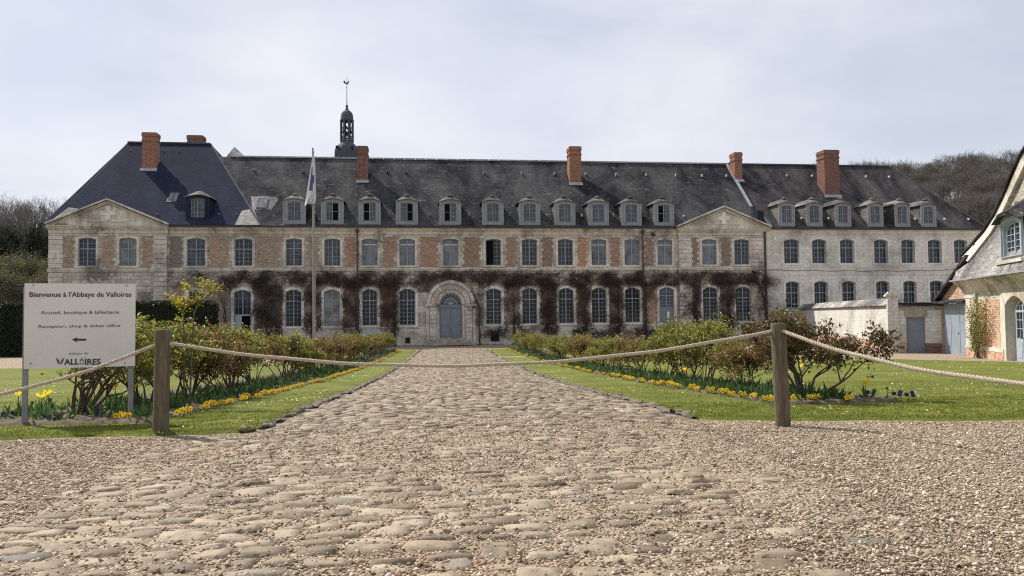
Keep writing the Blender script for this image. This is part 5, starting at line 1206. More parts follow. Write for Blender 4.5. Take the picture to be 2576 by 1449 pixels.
# grass blades, daisies, loose pebbles (nobody could count them)
def scatter_blades():
    r = np.random.default_rng(21); C = []
    for (u0, u1, v0, v1, n, fe) in ((-11, UL, 9.0, 12, 56000, fe_left), (-9, UL-.02, 12, 18, 22000, None), (UR, 13, 8.0, 12, 80000, fe_right), (UR, 13, 12, 18, 26000, None)):
        u = r.uniform(u0, u1, n); v = r.uniform(v0, v1, n)
        if fe is not None:
            lim = np.array([fe(a) for a in np.linspace(u0, u1, 200)]); e_ = np.interp(u, np.linspace(u0, u1, 200), lim); b0 = V0L if u0 < 0 else V0R; ok = v > b0+e_-.05-np.abs(r.normal(0, .07, n)); u, v = u[ok], v[ok]
        m = ~(((u > -6.55) & (u < -3.8) & (v > 10.3)) | ((u > 4.95) & (u < 6.85) & (v > 11.1))); u, v = u[m], v[m]
        x, y = uv2xy(u, v); C.append(np.stack([x, y, gh(x, y)+.045], 1))
    C = np.concatenate(C); n = len(C); D = rnd_dirs(r, n, 1.3); D[:, 2] = np.abs(D[:, 2]); V, F = leaf_arrays(C, D, rnd_dirs(r, n), r.uniform(.018, .042, n), .22, .1)
    tag(link('grass', np_mesh('grass', V, F), M_['grass_blade']), 'short mown green grass blades on the lawns', 'grass', None, 'stuff')
scatter_blades()
def daisies():
    r = np.random.default_rng(31); P = []
    for (u0, u1, v0, v1, n, cl_) in ((-14, -6.7, 9.3, 34, 700, .5), (-3.6, -2.35, 9.2, 40, 260, .5), (3.2, 4.7, 9.6, 42, 260, .5), (7, 30, 9.3, 44, 2300, .9), (4.5, 12, 9.2, 10.6, 240, .5)):
        k = n//7; cu = r.uniform(u0, u1, k); cv = v0+(v1-v0)*r.random(k); u = np.repeat(cu, 7)+r.normal(0, .22, k*7); v = np.repeat(cv, 7)+r.normal(0, .22, k*7)
        ok = (u < umax(v)-.3) & (u > u0) & (u < u1) & (v > v0) & (v < v1); P.append(np.stack([u[ok], v[ok]], 1))
    P = np.concatenate(P); x, y = uv2xy(P[:, 0], P[:, 1]); n = len(x); z = gh(x, y)+.085; rr = r.uniform(.007, .013, n)*(1+.02*P[:, 1]); V = []; tl = r.normal(0, .35, (n, 2))
    for k in range(6): a = math.pi/3*k; cx, cy = np.cos(a)*rr, np.sin(a)*rr; V.append(np.stack([x+cx, y+cy, z+cx*tl[:, 0]+cy*tl[:, 1]], 1))
    V = np.stack(V, 1).reshape(-1, 3); F = np.arange(n*6).reshape(n, 6); tag(link('daisies', np_mesh('daisies', V, F), M_['petal_white']), 'tiny white and yellow daisies dotted over the lawns', 'daisies', None, 'stuff')
daisies()
def pebbles():
    r = np.random.default_rng(41); n = 165000
    v = 2.6*np.exp(r.random(n)**.85*math.log(9.9/2.6)); u = r.uniform(-1, 1, n)*v*.74+v*.085
    fl_ = np.where(u < 0, V0L+np.array([fe_left(a) for a in np.linspace(-14, UL, 300)])[np.clip(((u+14)/(14+UL)*299).astype(int), 0, 299)], V0R+np.array([fe_right(a) for a in np.linspace(UR, 14, 300)])[np.clip(((u-UR)/(14-UR)*299).astype(int), 0, 299)])
    ok = (v < fl_-.02) | ((u > UL+.1) & (u < UR-.05)); dens = np.where((np.abs(u-.5) < 2.3) & (v > 4.2), .42+.2*np.sin(v*2.1+u)*np.cos(u*1.7), 1.0); dens = np.where((np.abs(u+.45) < 2.3) & (v > 2.5) & (v < 7.0), .33+.15*np.sin(v*2.1+u)*np.cos(u*1.7), dens); dens = np.where((v > 7.0-.8*np.abs(np.sin(u*1.3))) & (np.abs(u-.2) < 2.6), np.where(v > 9.2, .28, .50), dens); ok &= r.random(n) < dens
    u, v = u[ok], v[ok]; n = len(u); x, y = uv2xy(u, v); s = r.lognormal(-4.85, .40, n)*1.0; s = np.clip(s, .004, .019)
    O = np.array([[1, 0, 0], [-.2, 1, 0], [-1, .1, 0], [.2, -1, 0], [.1, .05, 1], [0, 0, -1.]])
    a = r.uniform(0, 2*math.pi, n); cx, sx = np.cos(a), np.sin(a); St = r.uniform(.65, 1.35, (n, 1, 3))*np.array([1.15, .9, .55]); Q = O[None]*St*(1+r.normal(0, .16, (n, 6, 3)))
    tl = r.normal(0, .35, n); Z = Q[..., 2]+Q[..., 0]*tl[:, None]; X = Q[..., 0]*cx[:, None]-Q[..., 1]*sx[:, None]; Y = Q[..., 0]*sx[:, None]+Q[..., 1]*cx[:, None]
    zz = gh(x, y)+s*.35+np.where((r.random(n) < .25) & (np.abs(u-.5) < 2.6), .012, 0)+np.where((np.abs(u-.45) < 2.7), camb(u)*sstep(6, 9, v), 0)
    V = np.stack([x[:, None]+X*s[:, None], y[:, None]+Y*s[:, None], zz[:, None]+Z*s[:, None]], -1).reshape(-1, 3)
    T_ = np.array([[0, 1, 4], [1, 2, 4], [2, 3, 4], [3, 0, 4], [1, 0, 5], [2, 1, 5], [3, 2, 5], [0, 3, 5]]); F = (np.arange(n)[:, None, None]*6+T_[None]).reshape(-1, 3)
    me = bpy.data.meshes.new('gravel'); me.vertices.add(len(V)); me.vertices.foreach_set('co', V.astype(np.float32).ravel()); me.loops.add(F.size); me.loops.foreach_set('vertex_index', F.astype(np.int32).ravel()); me.polygons.add(len(F)); me.polygons.foreach_set('loop_start', np.arange(0, F.size, 3, dtype=np.int32)); me.update(calc_edges=True)
    tag(link('gravel', me, M_['pebble']), 'loose beige and pink gravel over the forecourt', 'gravel', None, 'stuff')
pebbles()

# hedges
def hedge(name, x0, x1, y0, y1, H, n, label, lsz=.09, group=None):
    r = np.random.default_rng(abs(int(x0*7))+3); z0 = float(gh((x0+x1)/2, y0)); t = empty(name, ((x0+x1)/2, y0, z0), label, 'hedge', group); cx, cy = (x0+x1)/2, y0
    hx, d = (x1-x0)/2, y1-y0; c = MB(); c.box(-hx+.1, hx-.1, .1, d-.1, -.1, H-.1); c.build('hedge_core', M_['leaf_dark'], t)
    a = [2*hx*H, 2*hx*d, 2*d*H]; tot = sum(a); P = []; Nn = []
    k = int(n*a[0]/tot); P.append(np.stack([r.uniform(-hx, hx, k), r.normal(.02, .05, k), r.uniform(0, H, k)], 1)); Nn.append(np.tile([0, -1, .1], (k, 1)))
    k = int(n*a[1]/tot); P.append(np.stack([r.uniform(-hx, hx, k), r.uniform(0, d, k), H+r.normal(0, .06, k)], 1)); Nn.append(np.tile([0, 0, 1.], (k, 1)))
    k = int(n*a[2]/tot/2); 
    for s in (-1, 1): P.append(np.stack([s*hx+r.normal(0, .05, k), r.uniform(0, d, k), r.uniform(0, H, k)], 1)); Nn.append(np.tile([s, 0, .1], (k, 1)))
    P = np.concatenate(P); Nn = np.concatenate(Nn)+r.normal(0, .6, (len(P), 3)); V, F = leaf_arrays(P, rnd_dirs(r, len(P), -.2), Nn, r.uniform(.7, 1.3, len(P))*lsz, .7, .2)
    attach(t, [('foliage', np_mesh('foliage', V, F), 'leaf_dark', False)])
HY = 62.0
hedge('clipped_hedge', -62, PX(526, 820, HY), HY, HY+2.6, PZ(450, 762, HY)-float(gh(-18, HY)), 60000, 'tall dark clipped hedge standing in front of the left pavilion', .17)
hedge('box_hedge', PX(540, 840, 66), PX(583, 840, 66), 66, 67, .85, 2500, 'low dark box hedge beside the open entrance door', .10); 
hedge('box_hedge', PX(640, 840, 68), PX(675, 840, 68), 68, 69, .8, 2000, 'low dark box hedge between the entrance door and the flagpole', .10)

# dead climbing vines
VG = 'leafless vines climbing the abbey front'
vrng = np.random.default_rng(77)
def vnoise(x, z, s=0): return .5+.25*np.sin(x*1.9+s+1.3*np.sin(z*2.3))+.25*np.sin(z*3.1+2*s+1.1*np.sin(x*3.7+s))
def vine(label, rects, stem_px, seed):
    r = vrng; pts = []; rects = list(rects)+[(stem_px-48, stem_px+34, 700, 722, 95), (stem_px-40, stem_px-26, 722, 830, 45), (stem_px+20, stem_px+30, 722, 830, 30)]
    for (a, b, ya, yb, den) in rects:
        xa, xb = PX(a, (ya+yb)/2), PX(b, (ya+yb)/2); zb_, za_ = PZ((a+b)/2, yb), PZ((a+b)/2, ya); n = int(abs((xb-xa)*(za_-zb_))*den); x = r.uniform(xa-.12, xb+.12, n); z = r.uniform(zb_, za_, n)+.10*np.sin(x*2.7)
        edge = np.minimum(1, np.minimum(x-xa+.15, xb-x+.15)/.32); ok = r.random(n) < np.clip(vnoise(x, z, seed)*1.5-.05, .2, 1)*np.clip(edge, .15, 1); hz = (xb-xa) > 1.4*(za_-zb_); pts.append(np.stack([x[ok], z[ok], np.full(ok.sum(), float(hz))], 1))
    P = np.concatenate(pts); P = P[~((np.hypot(P[:, 0]-CX, P[:, 1]-3.97) < 2.32) & (P[:, 1] > 3.9))]; P = P[~((np.abs(P[:, 0]-CX) < 2.3) & (P[:, 1] < 4.2))]; n = len(P); S = []
    yy = np.where(P[:, 0] > PRx0, yR, FY)-.09-r.random(n)**2*.34; p = np.stack([P[:, 0], yy, P[:, 1]], 1); d = r.normal(0, .55, (n, 3)); d[:, 1] *= .3; sg = r.choice([-1, 1], n); d[:, 0] += np.where(P[:, 2] > .5, sg*1.0, 0); d[:, 2] += np.where(P[:, 2] > .5, -.25, np.where(r.random(n) < .7, -1.0, .8)); d /= np.linalg.norm(d, axis=1, keepdims=True); rad_ = r.uniform(.007, .016, n)
    for k in range(3):
        d2 = d+r.normal(0, .42, (n, 3))*[1, .25, 1]; d2 /= np.linalg.norm(d2, axis=1, keepdims=True); q = p+d2*r.uniform(.09, .22, (n, 1)); q[:, 1] = np.minimum(q[:, 1], p[:, 1].max()); S.append(np.concatenate([p, q, (rad_*(1-.2*k))[:, None], (rad_*(.8-.2*k))[:, None]], 1)); p, d = q, d2
    S = np.concatenate(S); xs = PX(stem_px, 790); t = wroot('climbing_vine', (xs, FY-.3, 0), label, 'vine', VG); V, F = seg_arrays(S, 3); link('twigs', np_mesh('twigs', V, F), M_['vine'], t)
    St = []
    for k in range(4):
        x, z = xs+r.normal(0, .08), .05; yb_ = (yR if xs > PRx0 else FY)-.14; q = np.array([x, yb_, z]); goal = r.uniform(-1.8, 1.8) if k else 0
        for m in range(18):
            f_ = m/17; q2 = np.array([xs+r.normal(0, .07)+(goal*max(0, f_-.6)*2.2), yb_-r.uniform(0, .08), .05+6.3*f_+r.normal(0, .04)])
            rr0 = .055*(1-.7*f_)*(1 if k < 2 else .6)
            if math.hypot(q2[0]-CX, q2[2]-3.97) < 2.3: break
            St.append((*q, *q2, rr0, rr0*.92)); q = q2
    V, F = seg_arrays(np.array(St), 6); link('stem', np_mesh('stem', V, F), M_['vine'], t, True)
D1, D2, D3 = 250, 150, 70
vine('leafless vine arching over the hedge-side window next to the left pavilion', [(424, 520, 684, 697, D2), (500, 600, 686, 702, D2), (424, 470, 700, 722, D3), (555, 640, 690, 712, D2), (560, 590, 712, 760, D3)], 566, 1)
vine('broad dark vine filling the wall right of the entrance door', [(634, 716, 700, 850, D2*1.35), (600, 740, 683, 712, D1)], 672, 2)
vine('dark vine on the pier behind the flagpole', [(765, 810, 705, 836, D1*.95), (735, 850, 684, 716, D1)], 786, 3)
vine('thin vine beside the left downpipe with brick showing through', [(858, 906, 705, 836, D2*.95), (840, 950, 684, 718, D1)], 897, 4)
vine('dark vine between the two windows left of the great door', [(957, 1002, 705, 845, D2*1.3), (945, 1090, 684, 716, D1), (1040, 1085, 716, 735, D2)], 992, 5)
vine('wiry open vine climbing just right of the great door', [(1190, 1222, 740, 850, 70), (1085, 1275, 682, 712, D1), (1180, 1222, 712, 740, D2), (1222, 1268, 826, 845, D1)], 1206, 6)
vine('dark vine on the second pier right of the great door', [(1268, 1312, 705, 760, D2), (1268, 1285, 750, 830, D2), (1290, 1312, 790, 830, D1), (1268, 1360, 684, 716, D1), (1262, 1330, 826, 850, D2)], 1292, 7)
vine('dense black-brown vine on the third pier right of the great door', [(1356, 1402, 705, 838, D1*.9), (1350, 1445, 684, 716, D1)], 1378, 8)
vine('dense vine on the fourth pier right of the great door', [(1450, 1488, 705, 838, D1*.85), (1435, 1530, 684, 716, D1), (1440, 1500, 828, 850, D1)], 1472, 9)
vine('dense vine on the fifth pier right of the great door', [(1532, 1572, 705, 845, D1*.85), (1520, 1615, 684, 716, D1), (1490, 1600, 826, 850, D1)], 1555, 10)
vine('sparse vine by the right downpipe over orange brick', [(1616, 1656, 705, 760, D2), (1616, 1628, 750, 845, D2), (1600, 1710, 684, 718, D1), (1600, 1656, 826, 848, D1)], 1624, 11)
vine('straggling vine between the plain door and the right pavilion', [(1710, 1738, 740, 805, D2), (1738, 1762, 716, 845, D1*.8), (1700, 1800, 684, 716, D1)], 1748, 12)
vine('thick dark vine between the two windows of the right pavilion', [(1806, 1848, 705, 850, D1), (1790, 1900, 684, 712, D1)], 1830, 13)
vine('narrow vine running up the corner beside the white wing', [(1903, 1912, 716, 850, D1), (1915, 1930, 690, 850, D1*1.2), (1890, 1932, 682, 716, D1)], 1921, 14)

# ------------------------------------------------------------------ posts, ropes, sign, flagpole
def post(px_, py_, topx, topy, label, r0=.088):
    b = groundpix(px_, py_); t_ = atY(topx, topy, b[1]); H = float(t_[2]-b[2]); dx = float(t_[0]-b[0]); o_ = empty('rope_post', tuple(b), label, 'post', 'wooden posts holding the rope barrier')
    r = np.random.default_rng(int(px_)); n = 28; prof = [(-.2, 1.02), (0, 1.02), (.2, .995), (.45, 1.0), (.7, .99), (.9, .985), (.985, .975), (1.0, .93)]; mb = MB(); ph = r.uniform(0, 6, 3)
    for k, (h, s) in enumerate(prof):
        for i in range(n):
            a = 2*math.pi*i/n; rr = r0*s*(1+.025*math.sin(3*a+ph[0])+.015*math.sin(5*a+ph[1]+h*2))
            if i in (20, 21) and h > -.1: rr *= .93
            mb.v.append((rr*math.cos(a)+dx*max(h, 0), rr*math.sin(a), h*H))
    for k in range(len(prof)-1):
        for i in range(n): j = (i+1) % n; mb.f.append((k*n+i, k*n+j, (k+1)*n+j, (k+1)*n+i))
    mb.f.append(tuple((len(prof)-1)*n+i for i in range(n))); mb.build('post_body', M_['wood'], o_, True)
    return o_, b, t_, H, dx
pl, bl, tl_, Hl, dl = post(404, 1094, 409.5, 829, 'round wooden post beside the welcome sign')
pr_, br, tr_, Hr, dr_ = post(1969, 1072, 1957, 813, 'round wooden post with a rope hole, in front of the bronze rose bush')
h = MB(); h.lathe([(.001, 0), (.02, 0)], 12); ho = h.build('rope_hole', M_['blackvoid'], pr_); ho.rotation_euler = (rad(90), 0, 0); ho.location = (.01, -.0925, float(atY(1966, 838, br[1])[2]-br[2]))
def rope(P0, P1, sag, label, rd=.0215):
    P0, P1 = np.array(P0), np.array(P1); L = np.linalg.norm(P1-P0)*1.03; n = int(L/.011); t = np.linspace(0, 1, n+1); ctr = P0[None]+(P1-P0)[None]*t[:, None]; ctr[:, 2] -= 4*sag*t*(1-t); ctr[:, 2] += .004*np.sin(t*37)
    T_ = np.gradient(ctr, axis=0); T_ /= np.linalg.norm(T_, axis=1, keepdims=True); e1 = np.cross(T_, [0, 0, 1.]); e1 /= np.linalg.norm(e1, axis=1, keepdims=True); e2 = np.cross(T_, e1); S = []; ph0 = t*L/.115*2*math.pi
    for k in range(3):
        ph = ph0+2*math.pi*k/3; c = ctr+(e1*np.cos(ph)[:, None]+e2*np.sin(ph)[:, None])*rd*.54; S.append(np.concatenate([c[:-1], c[1:]+(c[1:]-c[:-1])*.15, np.full((n, 1), rd*.50), np.full((n, 1), rd*.50)], 1))
    # frayed hairs
    r = np.random.default_rng(5); m = int(L*260); i = r.integers(0, n, m); d = rnd_dirs(r, m); p = ctr[i]+d*rd*.95; q = p+d*r.uniform(.004, .018, (m, 1)); S.append(np.concatenate([p, q, np.full((m, 1), .0012), np.full((m, 1), .0006)], 1))
    S = np.concatenate(S); loc = P0.copy(); S[:, :3] -= loc; S[:, 3:6] -= loc; V, F = seg_arrays(S, 6); o_ = link('barrier_rope', np_mesh('barrier_rope', V, F), M_['rope'], None, True); o_.location = tuple(loc); return tag(o_, label, 'rope', 'thick ropes of the barrier')
hl = atY(409, 861, bl[1]); hr = atY(1958, 829, br[1])
rope(hl, hr, .345, 'thick twisted rope sagging between the two wooden posts across the path')
endL = cam2w(-10.9, 8.2); endL[2] = hl[2]; rope(hl, endL, .74, 'rope running left from the left post in front of the welcome sign')
endR = cam2w(5.6, 3.2); endR[2] = hr[2]+.05; rope(hr, endR, .44, 'pale rope running right from the right post over the lawn', .0225)
# welcome sign
Pl, Pr = groundpix(62, 1080), groundpix(328, 1069); sx = (Pr-Pl)[:2]; Ls = np.linalg.norm(sx); sx /= Ls; sn = np.array([sx[1], -sx[0]])
if sn[1] > 0: sn = -sn
def onS(x, y, off=.05):
    d = ray(x, y); p0 = np.array([Pl[0]+sn[0]*off, Pl[1]+sn[1]*off, 0]); n3 = np.array([sn[0], sn[1], 0]); t = ((p0-CAM) @ n3)/(d @ n3); p = CAM+d*t; return float((p[:2]-Pl[:2]) @ sx), float(p[2])
srz = math.atan2(sx[1], sx[0]); zg = float(Pl[2])
sign = empty('welcome_sign', (float(Pl[0]), float(Pl[1]), zg), 'off-white welcome board on two grey metal legs, with dark lettering and an arrow', 'sign', rz=srz)
c = [onS(*p) for p in ((58, 925), (338, 924), (342, 714), (63, 712))]; X0 = (c[0][0]+c[3][0])/2; X1 = (c[1][0]+c[2][0])/2; Z0 = (c[0][1]+c[1][1])/2-zg; Z1 = (c[2][1]+c[3][1])/2-zg
p = MB(); p.box(X0, X1, -.05, -.026, Z0, Z1); panel = p.build('panel', M_['sign'], sign)
for s_ in (0, Ls):
    p = MB(); p.box(s_-.03, s_+.03, -.022, .022, -.15-(0 if s_ == 0 else .0), Z1-.05); p.build('leg', M_['galv'], sign)
for px_, py_ in ((84, 717), (319, 718), (77, 914), (314, 914)):
    a, b = onS(px_, py_); p = MB(); p.lathe([(.011, 0), (.009, .006)], 10); so = p.build('screw', M_['galv'], panel); so.rotation_euler = (rad(90), 0, 0); so.location = (a, -.051, b-zg)
def text_part(s, x0, x1, yt, yb, mat, bold=0, weight=None, parent=panel, name='lettering'):
    fc = bpy.data.curves.new('t', 'FONT'); fc.body = s; fc.size = 1; fc.offset = bold; fc.extrude = 0; fc.resolution_u = 3
    to = bpy.data.objects.new('t', fc); col.objects.link(to); dg = bpy.context.evaluated_depsgraph_get(); me = bpy.data.meshes.new_from_object(to.evaluated_get(dg)); bpy.data.objects.remove(to)
    co = np.zeros(len(me.vertices)*3, np.float32); me.vertices.foreach_get('co', co); co = co.reshape(-1, 3)
    a0, b0 = onS(x0, yb); a1, b1 = onS(x1, yt); capH = .729
    w_ = co[:, 0].max()-co[:, 0].min(); kx = (a1-a0)/w_; kz = (b1-b0+(-.0))/capH
    # baseline: text y=0
    nc = np.stack([(co[:, 0]-co[:, 0].min())*kx+a0, np.full(len(co), -.0535), co[:, 1]*kz+(b0-zg)], 1); me.vertices.foreach_set('co', nc.astype(np.float32).ravel()); me.update(); me.name = name; me.materials.clear()
    return link(name, me, M_[mat], parent)
text_part('Bienvenue à l\u2019Abbaye de Valloires', 74, 330.5, 733.8, 746.8, 'ink', .018)
text_part('Accueil, boutique & billetterie', 102.5, 300, 780.3, 790.6, 'ink', .002)
text_part('Reception, shop & ticket office', 97, 302.6, 814.8, 824.8, 'ink', .002)
text_part('Abbaye de', 172.6, 222, 885, 892.4, 'ink_grey')
text_part('ALL', 161, 199.5, 901.6, 917.5, 'ink', .03); text_part('IRES', 213.5, 253.5, 901.6, 917.5, 'ink', .03)
def px_poly(pts, mat, name='lettering', y=-.0535):
    m = MB(); m.poly([(onS(x, yy)[0], y, onS(x, yy)[1]-zg) for x, yy in pts]); return m.build(name, M_[mat], panel)
px_poly([(181, 854.5), (195, 847.5), (192.5, 851.8), (217, 852), (217, 857), (192.5, 857), (195, 861.5)], 'ink', 'arrow')
px_poly([(141.5, 900), (146, 903), (149, 909), (150, 917.5), (146, 914), (143, 908)], 'ink', 'logo_leaf'); px_poly([(151, 917.5), (152, 908), (157, 902), (162, 900), (161, 906), (157, 914)], 'ink_olive', 'logo_leaf')
m = MB(); ang = np.linspace(0, 2*math.pi, 25)
for i in range(24):
    q = []
    for r_, t in ((1, ang[i]), (1, ang[i+1]), (.62, ang[i+1]), (.62, ang[i])):
        xx, yy = 206+5.6*r_*math.cos(t), 910.6-6.8*r_*math.sin(t)-(3.5*max(0, math.sin(t))**6 if r_ == 1 else 0); a, b = onS(xx, yy); q.append((a, -.0535, b-zg))
    m.poly(q)
m.build('logo_drop', M_['ink_olive'], panel)
px_poly([(211.5, 897), (214, 899.5), (217, 897), (214.6, 902)], 'ink_olive', 'logo_sprout')
# flagpole with limp banner
FPY = 42.0; fb = atY(790, 830, FPY); fz = float(gh(fb[0], FPY)); ft = atY(787, 372, FPY); fbx = float(fb[0])
pole = empty('flagpole', (fbx, FPY, fz), 'tall grey-brown flagpole on the left lawn', 'flagpole'); H = float(ft[2])-fz; lean = float(ft[0]-fb[0])
S = [(0, 0, -.1, lean*.5, 0, H*.5, .075, .062), (lean*.5, 0, H*.5, lean, 0, H, .062, .045)]; V, F = seg_arrays(np.array(S), 10); attach(pole, [('pole', np_mesh('pole', V, F), 'pole', True)])
S = [(.11, -.05, 1.9, lean+.06, -.03, H-.2, .012, .012), (.0, -.09, 2.0, .11, -.05, 2.35, .02, .02), (.1, -.08, 2.0, 0, -.09, 2.4, .02, .02), (.02, -.1, 1.7, .05, -.1, 2.3, .018, .018)]; V, F = seg_arrays(np.array(S), 6); attach(pole, [('halyard', np_mesh('halyard', V, F), 'rope', True)])
ys = [388, 400, 420, 440, 460, 480, 495, 505, 513, 520]; xl = [786.8, 784.5, 781, 778, 774.5, 771.5, 769, 767.6, 766.4, 765.5]; xr = [789.8, 792, 793.2, 794, 794.6, 795.2, 796, 794.5, 792, 778]
fl = empty('banner_flag', (fbx, FPY-.1, float(atY(780, 520, FPY)[2])), 'limp white banner with a purple emblem hanging from the flagpole', 'flag'); fl['_w'] = 1
Vf = []; nx = 9
for k, (yy, a, b) in enumerate(zip(ys, xl, xr)):
    for i in range(nx):
        t = i/(nx-1); p = atY(a+(b-a)*t, yy+(0 if k < 9 else -12*t), FPY-.12); Vf.append((p[0], p[1]+.10*math.sin(t*9+k*.25)*(.3+k*.09), p[2]))
Ff = [(k*nx+i, k*nx+i+1, (k+1)*nx+i+1, (k+1)*nx+i) for k in range(len(ys)-1) for i in range(nx-1)]
me = bpy.data.meshes.new('cloth'); me.from_pydata([tuple(map(float, v)) for v in Vf], [], Ff); me.materials.append(M_['flag']); me.materials.append(M_['flag_purple']); me.materials.append(M_['ink_grey'])
for i, pg_ in enumerate(me.polygons):
    k, q = divmod(i, nx-1)
    if k in (2, 3, 4) and 2 <= q <= 4+(k == 3): pg_.material_index = 1 if not (k == 2 and q in (1, 4)) else 0
cl_ = link('cloth', me, None, fl, True)
S = []
for px_, py_ in ((775, 508), (777, 503), (780, 499), (783, 494), (773, 513)):
    p = atY(px_, py_, FPY-.42); S.append((p[0]-.05, p[1], p[2]-.07, p[0]+.03, p[1], p[2]+.07, .012, .012)); S.append((p[0]+.03, p[1], p[2]+.07, p[0]+.07, p[1], p[2]-.02, .012, .012))
seg_obj('emblem_lettering', S, M_['ink_grey'], cl_, 4)

# climbing shrub on the pavilion corner
def climber():
    r = np.random.default_rng(12); t = empty('climbing_shrub', tuple(C0+fdir*2.6+np.array([0, 0, .4])), 'loose leafy climber trained up the brick corner of the pavilion', 'climbing plant', rz=PRZ); S = []; C = []
    for k in range(13):
        x, z = r.normal(0, .22), 0; y = -.25; q = np.array([x, y, z]); gx = r.uniform(-1.7, 1.5); H_ = r.uniform(1.4, 3.1)
        for m in range(12):
            f_ = (m+1)/12; q2 = np.array([x+gx*f_**1.6+r.normal(0, .05), y-.05-.1*math.sin(f_*3)+r.normal(0, .04), H_*f_]); S.append((*q, *q2, .022*(1-.8*f_)+.003, .02*(1-.8*f_)+.003)); q = q2
            if f_ > .28:
                for _ in range(22): C.append(q+r.normal(0, .17, 3)*[1.1, .45, .9])
    C = np.array(C); V, F = leaf_arrays(C, rnd_dirs(r, len(C), -.2), rnd_dirs(r, len(C), .5), r.uniform(.06, .11, len(C)), .6, .25); SV_, SF = seg_arrays(np.array(S), 5)
    attach(t, [('stems', np_mesh('stems', SV_, SF), 'bark', True), ('foliage', np_mesh('foliage', V, F), 'leaf_green', False)])
climber()

# ------------------------------------------------------------------ background trees
def tree_segs(seed, H, spread=.55, levels=5, ntw=9, trunkf=.30, upr=.35, rt=.22, twl=.9, twr=.017):
    r = np.random.default_rng(seed); S = []; T_ = []
    def grow(p, d, rd, L, lv):
        q = p
        for i in range(2):
            d = d+r.normal(0, .10+.03*lv, 3); d[2] += .05; d /= np.linalg.norm(d); q2 = q+d*L/2; S.append((*q, *q2, rd*(1-.15*i), rd*(.85-.15*i))); q = q2
        if lv >= levels: T_.append((q, d)); return
        for k in range(3 if lv < 4 else 2):
            a = r.uniform(0, 2*math.pi); dd = d+np.array([math.cos(a), math.sin(a), 0])*spread*r.uniform(.6, 1.35)+np.array([0, 0, upr*.5*r.random()]); dd /= np.linalg.norm(dd); grow(q, dd, rd*.58, L*r.uniform(.66, .86), lv+1)
        if lv < 3: grow(q, d, rd*.7, L*.8, lv+1)
    grow(np.array([0, 0, -.5]), np.array([0, 0, 1.]), rt, H*trunkf, 0); S = np.array(S); k = H/(S[:, 5].max()+.5*twl); S[:, :6] *= k
    P = np.array([t[0] for t in T_])*k; D = np.array([t[1] for t in T_]); Pt = np.repeat(P, ntw, 0)+r.normal(0, .22, (len(P)*ntw, 3)); Dt = np.repeat(D, ntw, 0)+r.normal(0, .75, (len(Pt), 3)); Dt[:, 2] += .35; Dt /= np.linalg.norm(Dt, axis=1, keepdims=True); L = r.uniform(.45, 1.1, (len(Pt), 1))*twl; n = len(Pt)
    M1 = Pt+Dt*L*.5; D2_ = Dt+r.normal(0, .25, (n, 3)); E = M1+D2_*L*.5; tw = np.concatenate([np.concatenate([Pt, M1, np.full((n, 1), twr), np.full((n, 1), twr*.8)], 1), np.concatenate([M1, E, np.full((n, 1), twr*.8), np.full((n, 1), twr*.4)], 1)])
    return S, tw, P
def bare_tree(name, seed, H, label, mats=('bark_tree', 'twig'), ivy=0, leafm='ivy_dark', lsz=.3, **k):
    S, tw, P = tree_segs(seed, H, **k); t = empty(name, (0, 0, 0), label, 'tree'); r = np.random.default_rng(seed+5)
    V, F = seg_arrays(S, 5); V2, F2 = seg_arrays(tw, 3); parts = [('trunk', np_mesh('trunk', V, F), mats[0], True), ('crown', np_mesh('crown', V2, F2), mats[1], False)]
    if ivy:
        sel = S[S[:, 6] > .03]; i = r.integers(0, len(sel), ivy); f_ = r.random((ivy, 1)); C = sel[i, :3]+(sel[i, 3:6]-sel[i, :3])*f_+r.normal(0, .45, (ivy, 3)); 
        if leafm != 'ivy_dark': C = P[r.integers(0, len(P), ivy)]+r.normal(0, .5, (ivy, 3))
        V3, F3 = leaf_arrays(C, rnd_dirs(r, ivy), rnd_dirs(r, ivy), r.uniform(.6, 1.3, ivy)*lsz, .7, .2); parts.append(('leaves', np_mesh('leaves', V3, F3), leafm, False))
    attach(t, parts); return t
TP = [bare_tree('bare_tree', 51, 15, 'x', twr=.017, rt=.26), bare_tree('bare_tree', 52, 14, 'x', spread=.65, twr=.017), bare_tree('bare_tree', 53, 16, 'x', spread=.5, twr=.017, mats=('bark_tree', 'twig_grey')), bare_tree('bare_tree', 54, 14.5, 'x', ivy=2600, leafm='leaf_willow', lsz=.16, twr=.016)]
TP.append(bare_tree('bare_tree', 55, 16, 'x', trunkf=.42, spread=.5, ntw=7, twr=.013, levels=5, mats=('bark_tree', 'twig_grey')))
tu = set()
def put_tree(k, x, y, sc, label, group, hs=1.0):
    p = TP[k]; z = float(gh(x, y))-.2; rz = rnd.uniform(0, 6.28)
    if k not in tu: tu.add(k); p.location = (x, y, z); p.rotation_euler = (0, 0, rz); p.scale = (sc*hs, sc*hs, sc); p['label'] = label; p['group'] = group
    else: copy_thing(p, p.name.split('.')[0], (x, y, z), rz, (sc*hs*rnd.uniform(.95, 1.15), sc*hs*rnd.uniform(.95, 1.15), sc), label, group)
WG = 'bare trees of the wood on the right-hand hill'
skyl = [(2030, 409), (2150, 406), (2200, 404), (2250, 408), (2300, 400), (2340, 390), (2380, 386), (2430, 384), (2480, 378), (2530, 368), (2570, 374), (2640, 370)]
def skyy(px_): return float(np.interp(px_, [a for a, b in skyl], [b for a, b in skyl]))
lab_w = 'bare brown-twigged tree of the wooded hill behind the white wing'
